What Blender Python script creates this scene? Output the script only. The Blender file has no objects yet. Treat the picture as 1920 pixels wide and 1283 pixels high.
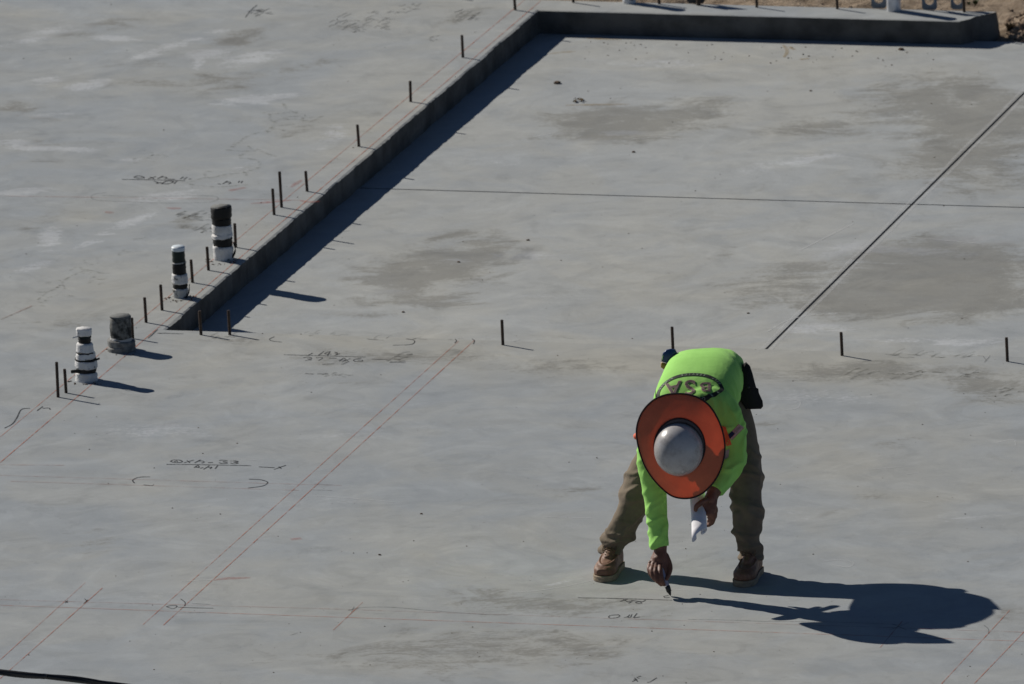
import bpy, bmesh, math, random
import numpy as np
from mathutils import Vector, Matrix, noise
from mathutils.bvhtree import BVHTree

random.seed(7)
S = bpy.context.scene
COL = S.collection

# ------------------------------------------------------------------ camera
FOC = 28930.0                      # focal length in photo pixels (1920 wide)
PITCH, ROLL, DIST = math.radians(13.7), 0.0325, 72.0
Fv = Vector((0, math.cos(PITCH), -math.sin(PITCH)))
X0 = Vector((1, 0, 0)); U0 = Vector((0, math.sin(PITCH), math.cos(PITCH)))
Rv = math.cos(ROLL) * X0 - math.sin(ROLL) * U0
Uv = math.sin(ROLL) * X0 + math.cos(ROLL) * U0
def ray(x, y):
    return (Fv * FOC + Rv * (x - 960) - Uv * (y - 641.5)).normalized()
CAM = -ray(1285, 1085) * DIST      # the photographer stands in a high window; origin = between the worker's feet
cd = bpy.data.cameras.new('camera'); cam = bpy.data.objects.new('camera', cd); COL.objects.link(cam)
cd.sensor_width = 36.0; cd.lens = FOC / 1920 * 36.0; cd.clip_start = 0.5; cd.clip_end = 3000
Mx = Matrix((Rv, Uv, -Fv)).transposed().to_4x4(); Mx.translation = CAM
cam.matrix_world = Mx; S.camera = cam
cd.dof.use_dof = True; cd.dof.focus_distance = DIST - 0.3; cd.dof.aperture_fstop = 9.0

def gp(x, y, z=0.0):               # where the line of sight through a photo pixel meets the level z
    d = ray(x, y); t = (z - CAM.z) / d.z
    return CAM + d * t
def P(x, y, Y):                    # ... meets the upright plane at depth Y
    d = ray(x, y); t = (Y - CAM.y) / d.y
    return CAM + d * t
Cn, Fn, Rn, Un = [np.array(v) for v in (CAM, Fv, Rv, Uv)]
def projn(A):
    V = A - Cn; k = FOC / (V @ Fn)
    return 960 + (V @ Rn) * k, 641.5 - (V @ Un) * k

# ------------------------------------------------------------------ light
SUN_EL, SUN_AZ = math.radians(33.0), math.radians(138.9)
to_sun = Vector((math.cos(SUN_AZ) * math.cos(SUN_EL), math.sin(SUN_AZ) * math.cos(SUN_EL), math.sin(SUN_EL)))
w = bpy.data.worlds.new('World'); S.world = w; w.use_nodes = True
nt = w.node_tree; nt.nodes.clear()
sky = nt.nodes.new('ShaderNodeTexSky'); sky.sky_type = 'NISHITA'; sky.sun_disc = False
sky.sun_elevation = SUN_EL; sky.sun_rotation = math.atan2(to_sun.x, to_sun.y)
sky.altitude = 1500; sky.air_density = 0.65; sky.dust_density = 0.1; sky.ozone_density = 2.5
bg = nt.nodes.new('ShaderNodeBackground'); bg.inputs[1].default_value = 0.05
wo = nt.nodes.new('ShaderNodeOutputWorld')
nt.links.new(sky.outputs[0], bg.inputs[0]); nt.links.new(bg.outputs[0], wo.inputs[0])
sd = bpy.data.lights.new('sun', 'SUN'); so = bpy.data.objects.new('sun', sd); COL.objects.link(so)
sd.energy = 5.0; sd.angle = math.radians(0.53); sd.color = (1.0, 0.94, 0.85)
so.rotation_euler = to_sun.to_track_quat('Z', 'Y').to_euler(); so.location = to_sun * 60
S.view_settings.view_transform = 'Standard'; S.view_settings.look = 'None'
S.view_settings.exposure = -0.1; S.view_settings.gamma = 1.0

# ------------------------------------------------------------------ node helpers
class N:
    def __init__(s, name):
        s.m = bpy.data.materials.new(name); s.m.use_nodes = True
        s.t = s.m.node_tree; s.t.nodes.clear()
        s.out = s.t.nodes.new('ShaderNodeOutputMaterial')
        s.co = s.t.nodes.new('ShaderNodeTexCoord')
    def n(s, typ, ins=None, **kw):
        x = s.t.nodes.new(typ)
        for k, v in kw.items(): setattr(x, k, v)
        for k, v in (ins or {}).items():
            if hasattr(v, 'links'): s.t.links.new(v, x.inputs[k])
            else: x.inputs[k].default_value = v
        return x
    def noise(s, scale, detail=4, rough=0.55, vec=None, dist=0.0):
        return s.n('ShaderNodeTexNoise', {'Vector': vec or s.co.outputs['Object'], 'Scale': scale, 'Detail': detail,
                                          'Roughness': rough, 'Distortion': dist}).outputs['Fac']
    def math(s, op, a, b=0.0, c=None, clamp=False):
        ins = {0: a, 1: b}
        if c is not None: ins[2] = c
        return s.n('ShaderNodeMath', ins, operation=op, use_clamp=clamp).outputs[0]
    def ramp(s, v, lo, hi, a=0.0, b=1.0, smooth=True):
        return s.n('ShaderNodeMapRange', {'Value': v, 'From Min': lo, 'From Max': hi, 'To Min': a, 'To Max': b},
                   interpolation_type='SMOOTHSTEP' if smooth else 'LINEAR').outputs[0]
    def mix(s, f, a, b, mode='MIX'):
        x = s.n('ShaderNodeMix', data_type='RGBA', blend_type=mode)
        for i, v in ((0, f), (6, a), (7, b)):
            if hasattr(v, 'links'): s.t.links.new(v, x.inputs[i])
            else: x.inputs[i].default_value = v if i == 0 else (tuple(v) + (1,))[:4]
        return x.outputs[2]
    def scale(s, col, f):
        v = s.n('ShaderNodeVectorMath', {0: col, 'Scale': f}, operation='SCALE'); return v.outputs[0]
    def bump(s, h, strength=0.3, dist=0.01):
        return s.n('ShaderNodeBump', {'Height': h, 'Strength': strength, 'Distance': dist}).outputs[0]
    def bsdf(s, col, rough=0.7, spec=0.4, normal=None, metal=0.0, **kw):
        ins = {'Base Color': col if hasattr(col, 'links') else tuple(col) + (1,), 'Roughness': rough,
               'Specular IOR Level': spec, 'Metallic': metal}
        if normal is not None: ins['Normal'] = normal
        ins.update(kw)
        return s.n('ShaderNodeBsdfPrincipled', ins).outputs[0]
    def done(s, sh):
        s.t.links.new(sh, s.out.inputs['Surface']); return s.m

MAT = {}
def simple(name, col, rough=0.7, spec=0.4, var=0.15, sc=30, metal=0.0, bump=0.0, bsc=80, col2=None):
    k = N(name)
    n1 = k.noise(sc, 5)
    c = k.mix(k.ramp(n1, .3, .7), tuple(x * (1 - var) for x in col), col2 or tuple(min(1, x * (1 + var)) for x in col))
    nm = k.bump(k.noise(bsc, 4), bump, 0.004) if bump else None
    MAT[name] = k.done(k.bsdf(c, rough, spec, nm, metal))
    return MAT[name]

# concrete
def concrete(name, stains=True, lift=0.0):
    k = N(name)
    o = k.co.outputs['Object']
    big = k.noise(0.9, 6, .6, dist=.6); mid = k.noise(4.5, 6, .62, dist=.8); fine = k.noise(38, 5, .65); grit = k.noise(190, 2, .6)
    mp = k.n('ShaderNodeMapping', {'Vector': o, 'Rotation': (0, 0, math.radians(28)), 'Scale': (2.2, 9, 1)}).outputs[0]
    sweep = k.noise(1.0, 6, .6, vec=mp, dist=1.5)
    tone = k.noise(1.6, 4, .6, vec=k.n('ShaderNodeVectorMath', {0: o, 1: (7.3, 2.1, 0)}).outputs[0], dist=.7)
    att = lambda a: k.n('ShaderNodeAttribute', attribute_name=a).outputs['Fac']
    if stains:
        dk, pl, wm = att('dark'), att('pale'), att('warm')
    wf = k.ramp(tone, .36, .64)
    if stains: wf = k.math('ADD', k.math('MULTIPLY', wf, .30), wm, clamp=True)
    c = k.mix(wf, (.270, .295, .315), (.338, .334, .298))
    f = k.math('ADD', .64 + lift, k.math('MULTIPLY', big, .30))
    f = k.math('ADD', f, k.math('MULTIPLY', mid, .24))
    f = k.math('ADD', f, k.math('MULTIPLY', sweep, .10))
    f = k.math('ADD', f, k.math('MULTIPLY', fine, .13))
    f = k.math('ADD', f, k.math('MULTIPLY', k.math('SUBTRACT', grit, .5), .30))
    swirl = k.noise(1.7, 7, .6, vec=k.n('ShaderNodeVectorMath', {0: o, 1: (3.7, 11.3, 0)}).outputs[0], dist=2.6)
    blot = k.noise(2.6, 9, .68, vec=k.n('ShaderNodeVectorMath', {0: o, 1: (13.1, 4.4, 0)}).outputs[0], dist=1.0)
    f = k.math('MULTIPLY', f, k.ramp(swirl, .53, .62, 1.0, 1.07))
    f = k.math('MULTIPLY', f, k.ramp(swirl, .38, .45, .93, 1.0))
    f = k.math('MULTIPLY', f, k.ramp(blot, .56, .66, 1.0, .90))
    rough = k.ramp(mid, .3, .7, .62, .82)
    if stains:
        jit = k.math('ADD', k.math('MULTIPLY', k.math('SUBTRACT', blot, .5), 2.2), k.math('MULTIPLY', k.math('SUBTRACT', fine, .5), .9))
        jit = k.math('ADD', jit, k.math('MULTIPLY', k.math('SUBTRACT', sweep, .5), .9))
        dm = k.ramp(k.math('ADD', dk, k.math('MULTIPLY', jit, k.ramp(dk, 0.02, .35))), .20, .74)
        pm = k.ramp(k.math('ADD', pl, k.math('MULTIPLY', jit, k.ramp(pl, 0.02, .35))), .22, .62)
        f = k.math('MULTIPLY', f, k.math('SUBTRACT', 1.0, k.math('MULTIPLY', dm, .36)))
        c = k.mix(k.math('MULTIPLY', dm, .5), c, (.328, .322, .286))
        c = k.mix(k.math('MULTIPLY', pm, .55), c, (.47, .49, .51))
        rough = k.math('SUBTRACT', rough, k.math('MULTIPLY', pm, .1))
    # sun glints painted in as pale specks, and small dark pits
    gl = k.ramp(k.noise(420, 1, .5), .735, .76)
    c = k.scale(c, f)
    c = k.mix(k.math('MULTIPLY', gl, .5), c, (.75, .76, .78))
    pit = k.ramp(k.noise(120, 2, .5), .31, .27)
    c = k.mix(k.math('MULTIPLY', pit, .35), c, (.09, .085, .08))
    h = k.math('ADD', k.math('MULTIPLY', fine, .5), k.math('MULTIPLY', grit, .5))
    h = k.math('ADD', h, k.math('MULTIPLY', mid, .25))
    MAT[name] = k.done(k.bsdf(c, rough, .35, k.bump(h, .22, .004)))
concrete('concrete', lift=.01); concrete('recess_concrete', lift=.10)
simple('shaded_form_face', (.098, .096, .090), .9, .2, .32, 6, bump=.4, bsc=50)   # step faces: their shade is put into this darker concrete colour

def ink(name, col, opacity, lo=.35, hi=.6, sc=60, lo_op=.35):     # chalk or pen: breaks up where the concrete's grain shows
    k = N(name)
    f = k.math('MULTIPLY', k.ramp(k.noise(sc, 6, .75), lo, hi, lo_op, 1), opacity)
    tr = k.n('ShaderNodeBsdfTransparent').outputs[0]
    d = k.n('ShaderNodeBsdfDiffuse', {'Color': tuple(col) + (1,)}).outputs[0]
    MAT[name] = k.done(k.n('ShaderNodeMixShader', {0: f, 1: tr, 2: d}).outputs[0])
ink('red_chalk', (.46, .125, .055), .72, .36, .62, 11, .3)
ink('faint_chalk', (.36, .13, .09), .40, .38, .62, 9, .15)
ink('red_smear', (.42, .08, .05), .35, .4, .7, 25)
ink('pen_ink', (.035, .035, .04), .80, .28, .55)
ink('faint_ink', (.07, .07, .07), .42)
ink('olive_stain', (.165, .155, .105), .30, .42, .66, 30, .0)
ink('mud_smudge', (.11, .11, .095), .40, .44, .66, 30)
ink('white_scratch', (.62, .63, .64), .45, .4, .65, 40)
ink('ochre_stain', (.36, .25, .10), .45, .42, .65, 20)

# dirt
k = N('dirt')
n1, n2, n3 = k.noise(1.5, 6, .6), k.noise(14, 6, .65), k.noise(90, 4, .6)
c = k.mix(k.ramp(n2, .3, .7), (.20, .150, .105), (.36, .29, .22))
c = k.scale(c, k.math('ADD', .55, k.math('MULTIPLY', k.math('ADD', n1, k.math('MULTIPLY', n3, .6)), .62)))
MAT['dirt'] = k.done(k.bsdf(c, .95, .1, k.bump(k.math('ADD', n2, n3), .7, .03)))
simple('clod', (.13, .092, .066), .95, .1, .35, 40, bump=.6)
simple('dry_clod', (.27, .205, .15), .95, .1, .3, 30, bump=.6)
simple('stone', (.20, .17, .14), .9, .2, .3, 60, bump=.4)
simple('dry_weed', (.13, .095, .055), .9, .1, .4, 20)
simple('green_weed', (.05, .075, .03), .8, .2, .3, 20)
k = N('rusty_steel')
c = k.mix(k.ramp(k.noise(70, 5, .7), .35, .65), (.026, .021, .017), (.075, .043, .027))
MAT['rusty_steel'] = k.done(k.bsdf(c, .62, .5, k.bump(k.noise(220, 3), .4, .002), .35))
simple('galvanised', (.16, .19, .23), .5, .4, .3, 25, metal=.4)
simple('grey_collar', (.17, .17, .165), .8, .3, .35, 40, bump=.6)
simple('dark_plate', (.03, .03, .034), .5, .5, .3, 25)
def wrap(name, a, b, smear):
    k = N(name); c = k.mix(k.ramp(k.noise(26, 5), .3, .7), a, b)
    c = k.mix(k.math('MULTIPLY', k.ramp(k.noise(19, 6, .7), smear, smear + .05), .9), c, (.02, .02, .02))
    c = k.mix(k.math('MULTIPLY', k.ramp(k.noise(9, 5, .7), .5, .7), .35), c, (.30, .28, .25))
    MAT[name] = k.done(k.bsdf(c, .65, .3, k.bump(k.noise(38, 5), .8, .006)))
wrap('white_wrap', (.55, .55, .545), (.68, .68, .68), .60); wrap('dirty_wrap', (.42, .42, .41), (.56, .56, .55), .54)
simple('black_tape', (.008, .0085, .0085), .55, .3, .4, 25, bump=.3, bsc=60)
simple('green_pipe', (.006, .016, .013), .5, .35, .4, 25)
simple('white_cap', (.60, .66, .70), .45, .5, .06, 20)
simple('silver_wrap', (.62, .63, .66), .35, .5, .15, 18, metal=.35, bump=.5, bsc=25)
k = N('mortar_pipe')
c = k.mix(k.ramp(k.noise(22, 6, .7), .42, .58), (.022, .024, .024), (.17, .17, .16))
MAT['mortar_pipe'] = k.done(k.bsdf(c, .8, .3, k.bump(k.noise(60, 5), .5, .005)))
simple('mortar_top', (.17, .175, .17), .85, .2, .15, 50, bump=.3)
simple('rubber_black', (.008, .008, .009), .45, .5, .3, 20)

def cloth(name, col, col2, rough=.85, weave=900, tsl=0.0, sheen=.2):
    k = N(name)
    n1 = k.noise(9, 5, .6)
    c = k.mix(k.ramp(n1, .3, .7), col, col2)
    h = k.math('ADD', k.math('MULTIPLY', k.noise(35, 4, .6), 1.0), k.math('MULTIPLY', k.noise(weave, 2), .12))
    nm = k.bump(h, .25, .006)
    sh = k.bsdf(c, rough, .25, nm, 0.0, **{'Sheen Weight': sheen, 'Sheen Roughness': .5})
    if tsl:
        tl = k.n('ShaderNodeBsdfTranslucent', {'Color': c, 'Normal': nm}).outputs[0]
        sh = k.n('ShaderNodeMixShader', {0: tsl, 1: sh, 2: tl}).outputs[0]
    MAT[name] = k.done(sh)
cloth('lime_jersey', (.31, .66, .135), (.35, .72, .16), .85, sheen=.05)
cloth('khaki_canvas', (.140, .108, .076), (.190, .150, .108), .9, sheen=.05)
cloth('orange_mesh', (.64, .215, .125), (.71, .245, .14), .75, tsl=.48, sheen=0)
cloth('orange_band', (.70, .11, .045), (.75, .14, .05), .7)
cloth('grey_band', (.33, .33, .34), (.4, .4, .41), .6)
cloth('black_trim', (.022, .016, .017), (.035, .024, .024), .8, sheen=0)
cloth('brim_lining', (.085, .075, .08), (.11, .095, .10), .8, sheen=0)
cloth('black_nylon', (.010, .010, .011), (.016, .016, .018), .75, sheen=0)
k = N('skin')
c = k.mix(k.ramp(k.noise(45, 5, .6), .3, .7), (.125, .052, .033), (.185, .082, .054))
MAT['skin'] = k.done(k.bsdf(c, .55, .4, k.bump(k.noise(150, 4), .35, .002)))
k = N('hard_hat_shell')
sc = k.ramp(k.noise(28, 7, .75), .5, .68); sc2 = k.ramp(k.noise(9, 5, .7), .42, .7)
c = k.mix(k.math('MULTIPLY', sc2, .8), (.43, .42, .42), (.22, .205, .195))
c = k.mix(k.math('MULTIPLY', sc, .35), c, (.22, .19, .17))
c = k.mix(k.math('MULTIPLY', k.ramp(k.noise(40, 6, .75), .55, .75), .4), c, (.14, .12, .11))
MAT['hard_hat_shell'] = k.done(k.bsdf(c, k.ramp(sc, 0, 1, .27, .5), .5, k.bump(k.noise(40, 5), .08, .003)))
k = N('boot_leather')
c = k.mix(k.ramp(k.noise(25, 6, .65), .35, .65), (.150, .072, .044), (.235, .130, .085))
MAT['boot_leather'] = k.done(k.bsdf(c, .6, .35, k.bump(k.noise(70, 5), .4, .003)))
simple('boot_sole', (.30, .235, .165), .8, .3, .2, 30, bump=.3)
simple('boot_lace', (.20, .13, .08), .8, .2, .3, 60)
simple('paper', (.80, .79, .82), .75, .2, .06, 30)
simple('marker_barrel', (.24, .25, .36), .35, .5, .08, 30)
simple('marker_cap', (.006, .006, .007), .35, .5, .2, 30)
simple('marker_end', (.35, .36, .36), .5, .5, .1, 30)
simple('logo_black', (.022, .028, .022), .7, .3, .3, 60)
simple('logo_camo', (.130, .070, .080), .7, .3, .45, 55, col2=(.20, .135, .135))
simple('logo_outline', (.42, .42, .20), .7, .3, .3, 50)
simple('logo_white', (.26, .34, .24), .7, .3, .1, 50)
simple('flag_red', (.32, .07, .06), .75, .2, .1, 50)
simple('flag_white', (.45, .43, .40), .75, .2, .1, 50)
simple('flag_blue', (.02, .03, .085), .75, .2, .1, 50)
simple('blue_plastic', (.020, .045, .16), .3, .5, .1, 30)
simple('yellow_plastic', (.34, .19, .03), .4, .5, .15, 30)
simple('chrome', (.6, .6, .6), .2, .5, .05, 30, metal=1)
simple('hair', (.010, .008, .007), .6, .4, .3, 80)
simple('eye_white', (.6, .58, .55), .3, .5, .05, 30)

# ------------------------------------------------------------------ object helpers
def link(name, me, mats, parent=None, smooth=True):
    o = bpy.data.objects.new(name, me); COL.objects.link(o)
    for m in ([mats] if isinstance(mats, str) else mats): me.materials.append(MAT[m])
    if smooth:
        me.polygons.foreach_set('use_smooth', [True] * len(me.polygons))
    if parent is not None: o.parent = parent; o.matrix_parent_inverse = parent.matrix_world.inverted() if parent.type != 'EMPTY' else Matrix.Translation(-parent.location)
    return o
def tag(o, label=None, cat=None, group=None, kind=None):
    for k_, v in (('label', label), ('category', cat), ('group', group), ('kind', kind)):
        if v: o[k_] = v
    return o
def empty(name, loc, label, cat, group=None):
    o = bpy.data.objects.new(name, None); COL.objects.link(o); o.location = loc; o.empty_display_size = .05
    return tag(o, label, cat, group)
def bm_mesh(bm, name='m'):
    bmesh.ops.recalc_face_normals(bm, faces=bm.faces)
    me = bpy.data.meshes.new(name); bm.to_mesh(me); bm.free(); return me

def catmull(vals, n):
    vals = [np.array(v, float) for v in vals]; out = []
    V = [2 * vals[0] - vals[1]] + vals + [2 * vals[-1] - vals[-2]]
    for i in range(1, len(V) - 2):
        for j in range(n):
            t = j / n; p0, p1, p2, p3 = V[i - 1:i + 3]
            out.append(.5 * (2 * p1 + (p2 - p0) * t + (2 * p0 - 5 * p1 + 4 * p2 - p3) * t * t + (3 * p1 - p0 - 3 * p2 + p3) * t ** 3))
    out.append(vals[-1]); return out
def pw(x, e): return math.copysign(abs(x) ** e, x)
def tube(bm, pts, radii, seg=20, n=5, lateral=None, cap=True, round_ends=True, sq=1.0):
    """closed tube through pts; a radius is r or (r along lateral, r across)"""
    R = [(r, r) if not isinstance(r, tuple) else r for r in radii]
    pp = catmull([tuple(p) for p in pts], n) if n > 1 else [np.array(p, float) for p in pts]
    rr = catmull(R, n) if n > 1 else [np.array(r, float) for r in R]
    rings = []; prev = None
    def frame(i):
        nonlocal prev
        t = Vector(pp[min(i + 1, len(pp) - 1)] - pp[max(i - 1, 0)]).normalized()
        a = Vector(lateral) if lateral is not None else (prev if prev is not None else (Vector((1, 0, 0)) if abs(t.x) < .9 else Vector((0, 1, 0))))
        a = (a - t * a.dot(t)).normalized(); prev = a
        return t, a, t.cross(a)
    frames = [frame(i) for i in range(len(pp))]
    seq = [(Vector(pp[i]), rr[i], frames[i]) for i in range(len(pp))]
    if round_ends:
        def endcap(i, sgn):
            p, r, fr = seq[i]; m = min(r); return [(p + fr[0] * sgn * m * math.sin(a) * .8, r * math.cos(a), fr) for a in (.5, .95, 1.3)]
        seq = endcap(0, -1)[::-1] + seq + endcap(-1, 1)
    for p, r, (t, a, b) in seq:
        rings.append([bm.verts.new(p + a * (r[0] * pw(math.cos(2 * math.pi * s / seg), sq)) + b * (r[1] * pw(math.sin(2 * math.pi * s / seg), sq))) for s in range(seg)])
    for A, B in zip(rings, rings[1:]):
        for s in range(seg): bm.faces.new((A[s], A[(s + 1) % seg], B[(s + 1) % seg], B[s]))
    if cap:
        bm.faces.new(rings[0][::-1]); bm.faces.new(rings[-1])
    return rings
def blob(bm, c, r, ax=None, seg=20):
    """ellipsoid; ax = three axis vectors"""
    ax = ax or (Vector((1, 0, 0)), Vector((0, 1, 0)), Vector((0, 0, 1))); r = (r, r, r) if not isinstance(r, tuple) else r
    res = bmesh.ops.create_uvsphere(bm, u_segments=seg, v_segments=seg // 2 + 2, radius=1)
    for v in res['verts']:
        q = v.co.copy(); v.co = c + ax[0] * q.x * r[0] + ax[1] * q.y * r[1] + ax[2] * q.z * r[2]
def remesh(bm, voxel, smooth=4):
    bmesh.ops.recalc_face_normals(bm, faces=bm.faces)
    me = bpy.data.meshes.new('tmp'); bm.to_mesh(me); bm.free()
    o = bpy.data.objects.new('tmp', me); COL.objects.link(o)
    r = o.modifiers.new('r', 'REMESH'); r.mode = 'VOXEL'; r.voxel_size = voxel; r.adaptivity = 0
    if smooth:
        s = o.modifiers.new('s', 'SMOOTH'); s.factor = .5; s.iterations = smooth
    dg = bpy.context.evaluated_depsgraph_get(); dg.update()
    res = bpy.data.meshes.new_from_object(o.evaluated_get(dg))
    bpy.data.objects.remove(o); bpy.data.meshes.remove(me)
    return res
def displace(me, fn, sm=0):
    n = len(me.vertices); co = np.empty(n * 3, np.float32); me.vertices.foreach_get('co', co); co = co.reshape(-1, 3)
    no = np.empty(n * 3, np.float32); me.vertices.foreach_get('normal', no); no = no.reshape(-1, 3)
    d = np.array([fn(Vector(c), Vector(m)) for c, m in zip(co, no)], np.float32)
    ne = len(me.edges); ed = np.empty(ne * 2, np.int32); me.edges.foreach_get('vertices', ed); ed = ed.reshape(-1, 2)
    cnt = np.bincount(ed.ravel(), minlength=n).astype(np.float32)
    for _ in range(sm):
        acc = np.bincount(ed[:, 0], weights=d[ed[:, 1]], minlength=n) + np.bincount(ed[:, 1], weights=d[ed[:, 0]], minlength=n)
        d = (.4 * d + .6 * acc / np.maximum(cnt, 1)).astype(np.float32)
    co += no * d[:, None]; me.vertices.foreach_set('co', co.ravel()); me.update()
def lathe(bm, prof, seg=28, org=Vector((0, 0, 0)), lean=(0, 0), wob=0.0, seed=0, tilt=(0, 0)):
    """prof: (r, z[, material]); lean = drift in x, y per metre of height"""
    rings = []
    for i, q in enumerate(prof):
        r, z = q[0], q[1]; ring = []
        for s in range(seg):
            a = 2 * math.pi * s / seg
            rr = r * (1 + wob * noise.noise(Vector((math.cos(a) * 1.6, math.sin(a) * 1.6, z * 25 + seed))))
            ring.append(bm.verts.new(org + Vector((rr * math.cos(a) + lean[0] * z, rr * math.sin(a) + lean[1] * z, z + tilt[0] * rr * math.cos(a) + tilt[1] * rr * math.sin(a) + wob * .06 * noise.noise(Vector((math.cos(a) * 2.5, math.sin(a) * 2.5, z * 9 + seed)))))))
        rings.append(ring)
    fs = []
    for i, (A, B) in enumerate(zip(rings, rings[1:])):
        for s in range(seg):
            f = bm.faces.new((A[s], A[(s + 1) % seg], B[(s + 1) % seg], B[s]))
    bm.faces.new(rings[-1]); bm.faces.new(rings[0][::-1])

# ------------------------------------------------------------------ the slab and the recess
TH = math.radians(15.2)
av = Vector((math.sin(TH), math.cos(TH), 0)); bv = Vector((math.cos(TH), -math.sin(TH), 0))
A0 = gp(310, 618)
def uv(p): q = p - A0; return q.dot(bv), q.dot(av)
def W(u, v, z=0.0): return A0 + bv * u + av * v + Vector((0, 0, z))
DEP = 0.13
uC, vB = uv(gp(1802, 38))[0], 7.36
uE, vE = uv(gp(1863, 26))
vT = vB + .25
DIRT = -.20
An, an, bn = np.array(A0), np.array(av), np.array(bv)

# stains in the concrete, each where it lies on the slab: photo position, half sizes, slope, strength
DARK = [(1180,225,190,38,-.05,.8),(1130,250,120,24,0,.7),(1300,195,90,20,0,.5),(1020,258,80,16,0,.5),
 (830,500,160,52,-.12,.75),(760,522,110,34,0,.8),(900,470,90,26,-.1,.6),(800,562,150,18,0,.6),(870,440,90,16,0,.5),(700,590,110,10,0,.4),
 (1740,500,190,60,-.05,.95),(1640,556,170,50,0,.85),(1800,560,160,44,0,.9),(1860,500,90,60,0,.6),(1480,512,110,30,-.1,.6),(1450,558,130,24,0,.5),(1390,540,80,16,0,.4),
 (1560,240,100,26,0,.55),(1500,245,90,18,0,.5),(1740,190,160,50,-.1,.85),(1850,230,150,60,-.1,.9),(1800,300,130,40,-.1,.75),(1350,480,50,20,-.4,.45),(1840,335,130,40,0,.5),(1440,350,60,18,-.3,.3),
 (700,668,300,22,0,.55),(1050,690,180,20,0,.45),(1650,700,260,26,.02,.6),(1880,725,120,36,0,.65),(640,715,150,12,0,.3),(420,640,160,16,0,.35),(1330,700,140,22,0,.4),
 (1000,1135,190,26,.03,.75),(960,1210,280,50,.03,.55),(780,1240,260,46,.03,.45),(1180,1150,160,34,.03,.45),(1300,1250,300,50,0,.35),(600,1230,200,40,0,.3),(900,1110,120,14,0,.4),
 (160,1020,90,40,-.1,.35),(300,975,140,12,0,.3),(1060,920,140,24,0,.3),(1690,830,90,16,-.1,.4),(1640,930,80,10,0,.45),(1450,800,50,16,0,.4),(1560,960,50,8,-.3,.4),
 (210,45,90,14,-.05,.55),(110,66,90,10,-.05,.55),(60,225,90,14,-.05,.45),(430,80,110,20,-.25,.6),(420,150,150,26,-.1,.45),(240,125,120,16,0,.35),(300,160,130,16,0,.4),(40,200,60,14,0,.4),
 (85,268,60,10,0,.5),(100,410,140,26,-.3,.35),(60,300,100,10,0,.35),(250,240,140,14,0,.25),(700,230,60,40,-.8,.3),(560,130,100,22,-.3,.35),(650,50,70,14,0,.55),(870,30,60,12,-.3,.55),(560,240,60,18,-.4,.4),
 (350,410,60,10,-.2,.5),(350,425,40,8,0,.5),(150,600,100,24,-.2,.4),(220,560,60,8,0,.4),(1560,1180,30,5,0,.3),(1880,1150,40,10,-.5,.4)]
PALE = [(390,100,60,14,-.1,.8),(375,118,24,14,-1,.6),(100,60,90,10,-.15,.6),(330,85,100,10,-.3,.6),(60,75,70,8,-.2,.6),(215,72,50,6,.05,.75),(470,110,80,14,-.2,.6),(165,160,50,12,-.2,.55),
 (90,150,50,14,-.1,.4),(470,190,110,12,-.1,.6),(90,215,60,8,-.1,.5),(100,280,90,7,.03,.7),(30,268,50,8,0,.6),(52,360,60,9,-.05,.65),(240,420,70,10,-.35,.6),(95,445,30,26,-1,.55),(60,500,50,10,-.2,.4),
 (300,370,90,10,-.1,.45),(330,345,80,8,0,.4),(170,455,60,8,-.3,.4),(430,330,120,18,-.4,.35),(620,260,60,30,-.8,.35),(30,235,30,20,0,.4),(260,300,60,6,0,.35),
 (720,545,90,14,0,.35),(980,480,90,14,0,.35),(1180,250,70,6,0,.5),(1050,250,30,5,0,.5),(1100,265,90,8,0,.4),(850,492,40,8,0,.5),(1580,470,110,16,-.3,.4),(1700,470,170,12,.05,.4),(1500,300,160,20,-.2,.35),(1840,450,120,14,0,.45),(1760,640,200,14,0,.45),(1540,615,140,14,0,.35),(1000,560,200,16,0,.25),(1200,120,250,20,0,.25),(900,300,150,26,0,.25),
 (1550,745,160,22,.02,.5),(1800,740,130,12,0,.35),(1500,965,180,22,0,.4),(1800,975,200,20,0,.4),(1700,790,120,8,0,.3),(300,810,200,26,0,.45),(450,860,250,20,0,.3),(150,780,150,16,0,.35),(650,820,220,18,-.05,.35),(900,800,250,22,0,.3),(640,940,240,20,.05,.35),(1000,960,160,10,-.1,.4),(740,1010,150,14,0,.3),(1060,1090,80,5,-.25,.65),(960,1095,120,5,-.1,.4),(300,1115,120,10,-.1,.4),(80,1200,120,20,-.2,.35),(700,760,240,12,-.05,.35),(260,880,120,10,0,.3),(1560,1060,60,5,.05,.4),(1500,1200,300,18,0,.25),(1750,1230,140,16,-.3,.3),(950,1010,60,5,0,.3)]
WARM = [(860,20,330,60,0,.5),(700,240,150,100,-.5,.55),(480,460,140,60,-.4,.35),(200,560,200,70,-.1,.45),(30,30,80,20,0,.4),(160,410,60,20,0,.4),(100,165,40,16,0,.4),(300,30,160,20,0,.25),
 (1400,250,560,160,0,.38),(1000,520,480,120,0,.45),(1600,560,420,110,0,.35),(1500,110,500,40,0,.4),(650,645,420,34,0,.55),(1500,690,520,44,.02,.6),(1100,690,200,30,0,.5),(420,700,160,40,0,.45),(1640,880,140,110,0,.4),(1820,900,160,70,0,.5),(1500,860,120,60,0,.4),
 (1000,1000,240,30,0,.4),(850,1060,300,60,0,.35),(1150,1220,420,90,0,.45),(700,1150,240,50,0,.4),(1250,1120,220,40,0,.5),(360,1090,200,40,0,.4),(1100,880,180,30,0,.25),(300,920,70,16,0,.5),(790,1040,50,20,0,.5),(1730,960,60,26,0,.5),(430,860,200,30,0,.1),(240,150,160,30,0,.2),(650,1250,200,40,0,.25)]
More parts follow.
